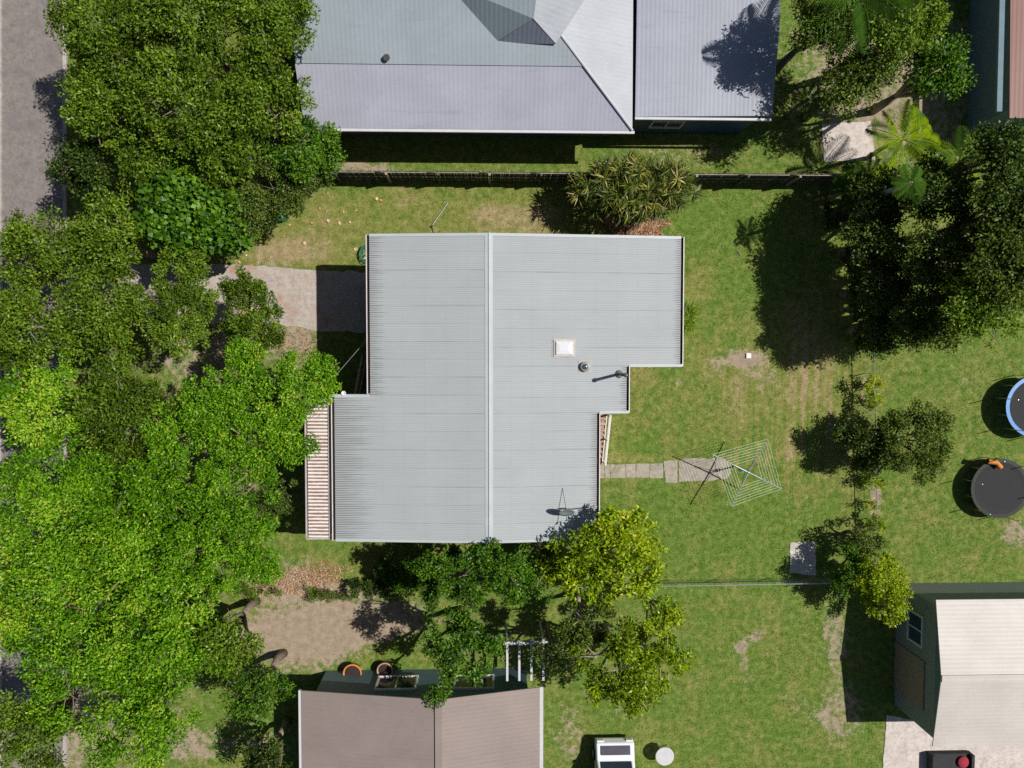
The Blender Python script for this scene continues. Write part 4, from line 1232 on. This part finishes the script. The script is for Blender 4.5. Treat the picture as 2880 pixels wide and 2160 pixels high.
tree('small dark green tree between the bright trees and the awning', [(575, 1095, 3.9, 40), (612, 1065, 3.6, 26), (540, 1085, 3.8, 30), (600, 1115, 3.6, 22), (575, 1130, 3.4, 24)], 'dark', 13, .08, dens=900, L=.11, W=.04, cr=.24)
tree('dark olive tree standing alone over the concrete driveway', [(537, 615, 4.6, 38), (520, 640, 4.4, 30), (565, 625, 4.2, 22), (548, 690, 4.8, 48), (590, 675, 4.2, 26), (520, 715, 4.3, 34), (580, 720, 4.3, 32), (555, 745, 4.2, 34), (490, 620, 4.0, 22)], 'moss', 14, .11, base=(545, 690, 0), holes=False, core=.3, dens=1050, L=.12, W=.055, cr=.26, tint=.4)
tree('yellowish green tree at the street end of the driveway', [(385, 590, 5.0, 50), (425, 575, 4.8, 40), (380, 650, 5.2, 55), (430, 640, 4.9, 42), (375, 710, 5.0, 48), (405, 735, 4.6, 34), (450, 670, 4.3, 20)], 'moss', 15, .13, base=(395, 650, 0), dens=900, L=.12, W=.055, cr=.28)
tree('round leaved deep green tree in the corner by the street', [(375, 410, 4.6, 55), (425, 440, 4.9, 52), (375, 480, 4.8, 52), (440, 490, 4.6, 48), (490, 500, 4.2, 40), (410, 530, 4.3, 40), (500, 535, 3.6, 24), (480, 450, 4.4, 34)], 'deep', 16, .14, base=(420, 470, 0), dens=420, L=.2, W=.2, cr=.4, rosette=.35, lift=1.0, tint=.6, per=30)
tree('dense dark olive tree growing over the start of the paling fence', [(500, 395, 4.0, 46), (560, 400, 4.3, 52), (545, 450, 4.1, 46), (605, 425, 4.0, 42), (640, 395, 3.9, 40), (685, 385, 3.3, 30), (585, 475, 3.6, 30), (625, 450, 3.5, 26), (540, 495, 3.3, 24), (700, 375, 2.6, 22)], 'dark', 17, .12, base=(575, 425, 0), dens=900, L=.13, W=.05, cr=.28, tint=.6)

# --- the garden side and the south fence
tree('dark leafy tree squeezed between the house end and the wire fence', [(955, 1218, 5.4, 42), (1000, 1240, 5.7, 44), (1045, 1205, 5.4, 44), (1100, 1225, 5.6, 46), (1140, 1198, 3.8, 38), (1180, 1215, 3.7, 30), (945, 1265, 4.8, 38), (1010, 1272, 4.6, 36), (1110, 1268, 3.4, 38), (1165, 1268, 3.3, 34), (1050, 1262, 3.6, 36), (1160, 1245, 3.8, 36), (985, 1195, 3.3, 22)], 'deep', 18, .13, base=(1045, 1245, 0), dens=950, L=.13, W=.065, cr=.27, tint=.42)
tree('fresh yellow green tree leaning over the roof corner below the dish', [(1325, 1140, 5.9, 38), (1375, 1132, 5.7, 30), (1270, 1172, 6.0, 36), (1222, 1190, 5.5, 30), (1345, 1185, 6.0, 44), (1400, 1185, 5.0, 30), (1290, 1215, 5.4, 42), (1240, 1240, 4.9, 36), (1340, 1245, 5.4, 42), (1400, 1235, 5.0, 30), (1300, 1265, 5.0, 34), (1200, 1225, 4.4, 24), (1385, 1265, 4.6, 26)],
     'yellow', 19, .13, BARK_GREY, base=(1310, 1215, 0), dens=640, L=.19, W=.085, cr=.3, per=34, core=.1)
tree('small olive shrub hugging the fence below the bare dirt', [(700, 1285, .6, 16), (745, 1282, .55, 18), (720, 1290, .5, 16)], 'olive', 20, .02, name='shrub', cat='shrub', dens=700, L=.12, W=.03, cr=.2)
tree('low round grassy shrub at the edge of the tree shadow by the fence', [(665, 1278, .5, 15), (680, 1284, .45, 12)], 'moss', 21, .02, name='shrub', cat='shrub', dens=800, L=.16, W=.025, cr=.2)
tree('added dark shrub thickening the tree shadow under the house end', [(850, 1225, 1.2, 30), (885, 1215, 1.3, 28), (870, 1255, 1.1, 30), (905, 1250, 1.3, 28)], 'deep', 23, .04, name='shrub', cat='shrub', dens=800, L=.13, W=.06, cr=.24)  # shrub added to darken the band of tree shadow
tree('added dark ragged shrub filling in the tree shadow by the wire fence line', [(800, 1262, .9, 24), (835, 1270, 1.0, 24), (770, 1270, .8, 20)], 'dark', 24, .04, name='shrub', cat='shrub', dens=800, L=.13, W=.05, cr=.22)  # also added, its dark leaves filling out the shadow band
tree('pale weedy shrub at the foot of the front corner tree', [(560, 1275, .7, 24), (600, 1268, .6, 20), (530, 1280, .6, 20)], 'moss', 22, .02, name='shrub', cat='shrub', dens=600, L=.13, W=.03, cr=.22)

# --- north-west outside the lot
for i, (x, y, z, R, k, lab) in enumerate([
    (225, 70, 6.2, 105, 'moss', 'tall olive green tree by the road at the top of the view'),
    (400, 40, 6.6, 115, 'moss', 'largest olive crown between the road and the lilac roof'),
    (570, 70, 6.0, 105, 'moss', 'leafy olive tree touching the top end of the lilac roof'),
    (235, 230, 5.6, 100, 'moss', 'mid green tree overhanging the road edge below the topmost one'),
    (395, 215, 6.4, 110, 'moss', 'rounded olive tree in the middle of the roadside grove'),
    (555, 225, 5.8, 100, 'moss', 'olive tree beside the lilac roof end'),
    (640, 320, 4.6, 75, 'deep', 'bushy green tree filling the gap at the lilac house corner'),
    (470, 330, 5.2, 85, 'moss', 'olive tree directly above the corner of the fenced lot'),
    (300, 345, 4.8, 80, 'moss', 'dull green tree beside the round leaved corner tree'),
    (185, 350, 4.2, 60, 'dark', 'dark low tree casting shade on the road')]):
    tree(lab, auto(x, y, z, R, 6, 100 + i), k, 100 + i, .2, dens=760, L=.145, W=.072, cr=.4, per=100)
# --- west, the bright street trees
for i, (x, y, z, R, k, lab) in enumerate([
    (90, 545, 5.2, 95, 'moss', 'dull green street tree at the end of the visible road'),
    (240, 520, 4.8, 100, 'moss', 'olive street tree outside the round leaved tree'),
    (60, 700, 5.4, 105, 'moss', 'olive street tree at the view edge beside the driveway crossing'),
    (225, 690, 5.2, 105, 'moss', 'mossy green street tree at the mouth of the driveway'),
    (90, 880, 5.8, 120, 'bright', 'bright green street tree at the view edge below the olive ones'),
    (260, 870, 5.9, 110, 'moss', 'yellow green street tree next to the lot boundary'),
    (110, 1070, 6.2, 125, 'bright', 'tallest bright street tree half way down the street'),
    (270, 1070, 6.0, 105, 'bright', 'bright street tree touching the front corner tree'),
    (90, 1260, 6.2, 125, 'bright', 'wide bright green street tree at the view edge, lower down'),
    (270, 1240, 6.3, 115, 'bright', 'bright street tree beside the lower boundary corner'),
    (150, 1430, 6.0, 120, 'bright', 'bright green tree with a bare gap beside it near the dirt yard'),
    (340, 1390, 6.2, 120, 'bright', 'bright tree below the boundary corner'),
    (480, 1380, 5.2, 80, 'moss', 'yellowish tree at the edge of the dirt yard'),
    (70, 1590, 5.8, 95, 'moss', 'mossy tree in the bottom corner of the street'),
    (300, 1560, 5.6, 120, 'bright', 'bright tree at the bottom of the street grove'),
    (555, 1500, 4.4, 62, 'deep', 'small deep green tree beside the brown roof'),
    (575, 1640, 3.6, 50, 'dark', 'dark shrubby tree in the shade of the brown house')]):
    tree(lab, auto(x, y, z, R, 6, 200 + i), k, 200 + i, .2, dens=720, L=.145, W=.07, cr=.4, per=95)
# --- south
tree('dark green tree growing against the brown house gable', auto(985, 1390, 5.6, 82, 6, 301) + [(945, 1500, 4.0, 30, .7)], 'deep', 301, .16, dens=480, L=.17, W=.08, cr=.36, tint=.4)
tree('sparse olive tree in the middle of the dirt yard south of the fence', auto(1260, 1345, 4.4, 70, 5, 302), 'olive', 302, .14, BARK_GREY, dens=380, L=.16, W=.07, cr=.34)
tree('yellow olive tree beside the white van', auto(1350, 1440, 4.8, 112, 7, 303), 'yellow', 303, .18, BARK_GREY, dens=420, L=.18, W=.08, cr=.38, tint=.25)
tree('narrow yellow green tree behind the roof corner tree', auto(1420, 1330, 4.0, 55, 5, 304), 'yellow', 304, .12, dens=430, L=.17, W=.08, cr=.34, tint=.35)
tree('thin shadowy tree at the end of the pergola', auto(1190, 1415, 3.6, 40, 4, 305), 'dark', 305, .1, dens=420, L=.15, W=.07, cr=.3)
# --- east
for i, (x, y, z, R, k, lab) in enumerate([
    (2180, 330, 7.2, 75, 'dark', 'tall dark tree nearest the red brown roof'),
    (2195, 455, 7.6, 95, 'dark', 'tall dark tree above the lawn corner, shading the fence'),
    (2205, 570, 7.8, 95, 'olive', 'tall olive tree casting the big round shadow on the lawn'),
    (2140, 640, 6.8, 85, 'moss', 'mossy tree between the tall shade trees and the open lawn'),
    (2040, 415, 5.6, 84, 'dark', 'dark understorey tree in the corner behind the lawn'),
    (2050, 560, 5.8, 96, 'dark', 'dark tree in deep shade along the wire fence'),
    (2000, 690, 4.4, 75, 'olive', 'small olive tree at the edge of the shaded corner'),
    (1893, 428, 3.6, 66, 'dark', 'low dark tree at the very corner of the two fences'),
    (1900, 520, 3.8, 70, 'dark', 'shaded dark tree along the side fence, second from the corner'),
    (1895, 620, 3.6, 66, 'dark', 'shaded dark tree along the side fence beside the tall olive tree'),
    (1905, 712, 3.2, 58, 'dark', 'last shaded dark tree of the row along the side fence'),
    (1800, 40, 6.0, 80, 'olive', 'olive tree beside the annexe roof'),
    (1930, 60, 6.4, 90, 'moss', 'big mossy tree at the top between annexe and red roof'),
    (2030, 150, 5.6, 70, 'deep', 'deep green tree beside the teal gutter'),
    (1850, 170, 5.0, 70, 'olive', 'olive tree above the small paved patio'),
    (1968, 955, 2.8, 88, 'olive', 'dark bushy tree just outside the side fence'),
    (1868, 958, 1.7, 66, 'dark', 'added dark bush standing in for shade along the side fence'),  # added bush, dark leaves in place of shade on the lawn
    (1895, 1245, 2.7, 62, 'yellow', 'bright yellow green tree in the bottom lawn corner'),
    (1842, 1238, 2.2, 52, 'deep', 'deep green tree leaning over the concrete pad'),
    (1868, 1165, 1.8, 36, 'olive', 'small olive tree at the fence above the concrete pad'),
    (1925, 1300, 2.9, 50, 'yellow', 'yellow green tree beside the cream roofed building')]):
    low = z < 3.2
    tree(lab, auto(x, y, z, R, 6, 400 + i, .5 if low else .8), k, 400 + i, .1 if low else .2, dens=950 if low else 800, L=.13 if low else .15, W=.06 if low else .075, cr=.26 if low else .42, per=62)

for i, (x, y, z, R, lab) in enumerate([(1886, 1040, .8, 20, 'leafy shrub at the fence under the dark bushy tree'), (1888, 1130, .9, 22, 'rounded shrub by the fence near the bare strip'), (1882, 830, .9, 22, 'small bright shrub against the side fence near the big shadow'), (1886, 868, .8, 20, 'low leafy shrub below the small bright one at the fence'),
                                       (1885, 1090, .6, 12, 'tiny green shrub by the bare strip at the fence')]):
    tree(lab, auto(x, y, z, R, 4, 500 + i, .2), 'yellow', 500 + i, .03, name='shrub', cat='shrub', dens=700, L=.12, W=.06, cr=.2)

# bamboo-like clump ----------------------------------------------------
def strap_clump(name, label, cat, px, py, z, rx, rz, n, seed, L=.42, W=.04, kind='strap', rose=40, tint=.5):
    g = np.random.default_rng(seed)
    c = D(px, py, z)
    base = empty(name, (c.x, c.y, 0), label, cat)
    nc = n // rose
    d = unit(g.normal(size=(nc, 3))); d[:, 2] = np.abs(d[:, 2])
    cc = np.array([c.x, c.y, z]) + d * g.uniform(.45, 1.05, nc)[:, None] * np.array([rx[0], rx[1], rz])
    k = np.repeat(np.arange(nc), rose)
    m = len(k)
    t = unit(g.normal(size=(m, 3)) * np.array([1, 1, .5]) + d[k] * .7)
    Ls = L * g.uniform(.6, 1.3, m); Ws = W * g.uniform(.7, 1.3, m)
    pos = cc[k] + t * (Ls * .5)[:, None]
    nr = unit(np.array([0, 0, 1.0]) + g.normal(0, .4, (m, 3)))
    pos[:, 2] = np.maximum(pos[:, 2], .08)
    v = leaf_quads(pos, t, nr, Ls, Ws, .2, .2) - np.array([c.x, c.y, 0])
    tv = np.clip(tint + g.normal(0, .12, nc)[k] + g.normal(0, .24, m), 0, 1)
    link('foliage', np_mesh('foliage', v, np.arange(m * 4).reshape(-1, 4), LEAF[kind], {'tint': np.repeat(tv, 4)}), base)
    st = MB()
    r = random.Random(seed)
    for i in range(min(40, nc)):
        q = Vector(cc[r.randrange(nc)])
        b = Vector((c.x + r.uniform(-.4, .4) * rx[0], c.y + r.uniform(-.4, .4) * rx[1], 0))
        st.tube([b, b.lerp(q, .6) + Vector((0, 0, .3)), q], [.025, .02, .012], 5)
    st.build('cane', BARK_GREY, base)
    return base
strap_clump('bamboo_clump', 'large clump of strappy yellow green leaves against the paling fence', 'bamboo', 1366, 410, 2.0, (2.65, 1.2), 1.8, 5400, 31, .56, .055, 'strap', 24, .32)
strap_clump('spiky_plant', 'spiky pale green plant tucked against the house wall under the gutter', 'plant', 1476, 690, .5, (.35, .8), .5, 900, 32, .6, .03, 'moss', 45, .7)

def litter(name, label_kind, cx, cy, rx, ry, n, seed, L=.35, W=.03, kind='dry', z=.03, hz=.12):
    g = np.random.default_rng(seed)
    c = D(cx, cy)
    a = g.uniform(0, 2 * np.pi, n); r_ = np.sqrt(g.random(n)) * (1 + .15 * np.sin(a * 5) + .1 * np.sin(a * 9 + 1))
    heap = np.clip(1 - r_, 0, 1)
    pos = np.stack([c.x + np.cos(a) * r_ * rx, c.y + np.sin(a) * r_ * ry, z + heap * hz * 2 + g.uniform(0, hz * .5, n)], 1)
    th = g.uniform(0, 2 * np.pi, n)
    t = unit(np.stack([np.cos(th), np.sin(th), g.normal(0, .15, n)], 1))
    nr = unit(np.array([0, 0, 1.]) + g.normal(0, .35, (n, 3)))
    v = leaf_quads(pos, t, nr, L * g.uniform(.4, 1.3, n), W * g.uniform(.6, 1.4, n), .2, .1)
    tv = np.clip(.5 + g.normal(0, .25, n), 0, 1)
    return tag(link(name, np_mesh(name, v, np.arange(n * 4).reshape(-1, 4), LEAF[kind], {'tint': np.repeat(tv, 4)})), kind='stuff')
litter('dry_leaf_litter', 's', 1372, 487, 1.45, .62, 2600, 41)
litter('dry_leaf_litter', 's', 630, 1258, 2.3, .7, 1900, 42, .09, .04, hz=.02)
litter('dry_leaf_litter', 's', 640, 755, 1.2, .8, 350, 43, .08, .04, hz=.02)
litter('dry_leaf_litter', 's', 700, 1235, 1.2, .5, 700, 44, .08, .04, hz=.02)

# palms ----------------------------------------------------------------
def frond_mesh(L, seed, mat, n=26, width=.42):
    g = random.Random(seed)
    m = MB()
    pts = []
    for i in range(9):
        f = i / 8
        pts.append(Vector((L * (f - .12 * f * f), 0, L * (.42 * f - .62 * f * f))))
    m.tube(pts, [.022 * (1 - .8 * i / 8) + .004 for i in range(9)], 4, False)
    for i in range(n):
        f = .12 + .86 * i / (n - 1)
        k = min(7, int(f * 8)); u = f * 8 - k
        p = pts[k].lerp(pts[k + 1], u)
        ll = width * L / 2.2 * math.sin(math.pi * min(1, .12 + f * .9)) ** .6 * 1.6
        for s in (1, -1):
            e = p + Vector((ll * .55, s * ll * .85, -ll * .28 + g.uniform(-.04, .04)))
            w = Vector((.03, 0, .012))
            mid = p.lerp(e, .45)
            m.add([p - w * .4, mid - w, e, mid + w], [(0, 1, 2, 3)])
    me = m.mesh('frond', mat)
    a = me.attributes.new('tint', 'FLOAT', 'POINT')
    a.data.foreach_set('value', np.clip(np.random.default_rng(seed).normal(.5, .15, len(me.vertices)), 0, 1).astype(np.float32))
    return me
FRONDS = [frond_mesh(2.0, 61, LEAF['frond']), frond_mesh(2.0, 62, LEAF['frond']), frond_mesh(2.0, 63, LEAF['yellow'])]
def palm(label, px, py, z, s, seed, nfr=13, kinds=(0, 1), rad=.09):
    r = random.Random(seed)
    c = D(px, py, z)
    t = empty('palm_tree', (c.x, c.y, 0), label, 'palm')
    MB().tube([(c.x + .1, c.y, -.05), (c.x - .03, c.y + .04, z * .5), (c.x, c.y, z)], [rad * 1.3, rad, rad * .9], 9).build('trunk', BARK_GREY, t, True)
    for k in range(nfr):
        o = link('frond', FRONDS[kinds[k % len(kinds)]], t, (0, 0, z - .02 * (k % 3)))
        o.rotation_euler = (r.uniform(-.15, .15), r.uniform(-.45, .35), 2 * math.pi * (k + r.uniform(-.3, .3)) / nfr)
        q = s * r.uniform(.8, 1.15)
        o.scale = (q, q, q)
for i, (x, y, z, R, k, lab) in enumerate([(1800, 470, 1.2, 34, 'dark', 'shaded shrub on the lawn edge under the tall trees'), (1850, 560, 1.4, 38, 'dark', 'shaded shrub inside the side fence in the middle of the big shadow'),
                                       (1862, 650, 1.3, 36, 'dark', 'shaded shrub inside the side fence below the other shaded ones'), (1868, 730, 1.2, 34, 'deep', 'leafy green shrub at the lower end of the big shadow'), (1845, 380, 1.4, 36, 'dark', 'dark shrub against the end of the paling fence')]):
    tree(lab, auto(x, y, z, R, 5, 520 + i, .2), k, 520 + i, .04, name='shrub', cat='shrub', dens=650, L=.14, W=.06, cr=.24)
palm('small bright green palm in the shaded lawn corner', 1832, 412, 2.2, .55, 71)
palm('low palm beside the small bright corner palm, closer to the fence end', 1855, 445, 2.0, .5, 72)
palm('yellowish palm at the very corner of the fence', 1880, 385, 2.6, .7, 73, kinds=(2, 0))
palm('tall palm whose head throws a spiky round shadow on the lawn', 1968, 395, 6.6, .45, 74, 15)
palm('broad leaved yellow palm beside the small paved patio', 1950, 300, 3.4, .95, 75, 12, (2, 2, 0))
palm('second yellow palm between the patio and the shaded corner', 2070, 350, 3.6, .85, 76, 12, (2, 0))
palm('tall palm beside the annexe throwing frond shadows on its roof', 1850, -20, 7.0, 1.25, 77, 11)
palm('small dull palm in the dark gap beside the annexe', 1745, 215, 2.6, .6, 78, 12)
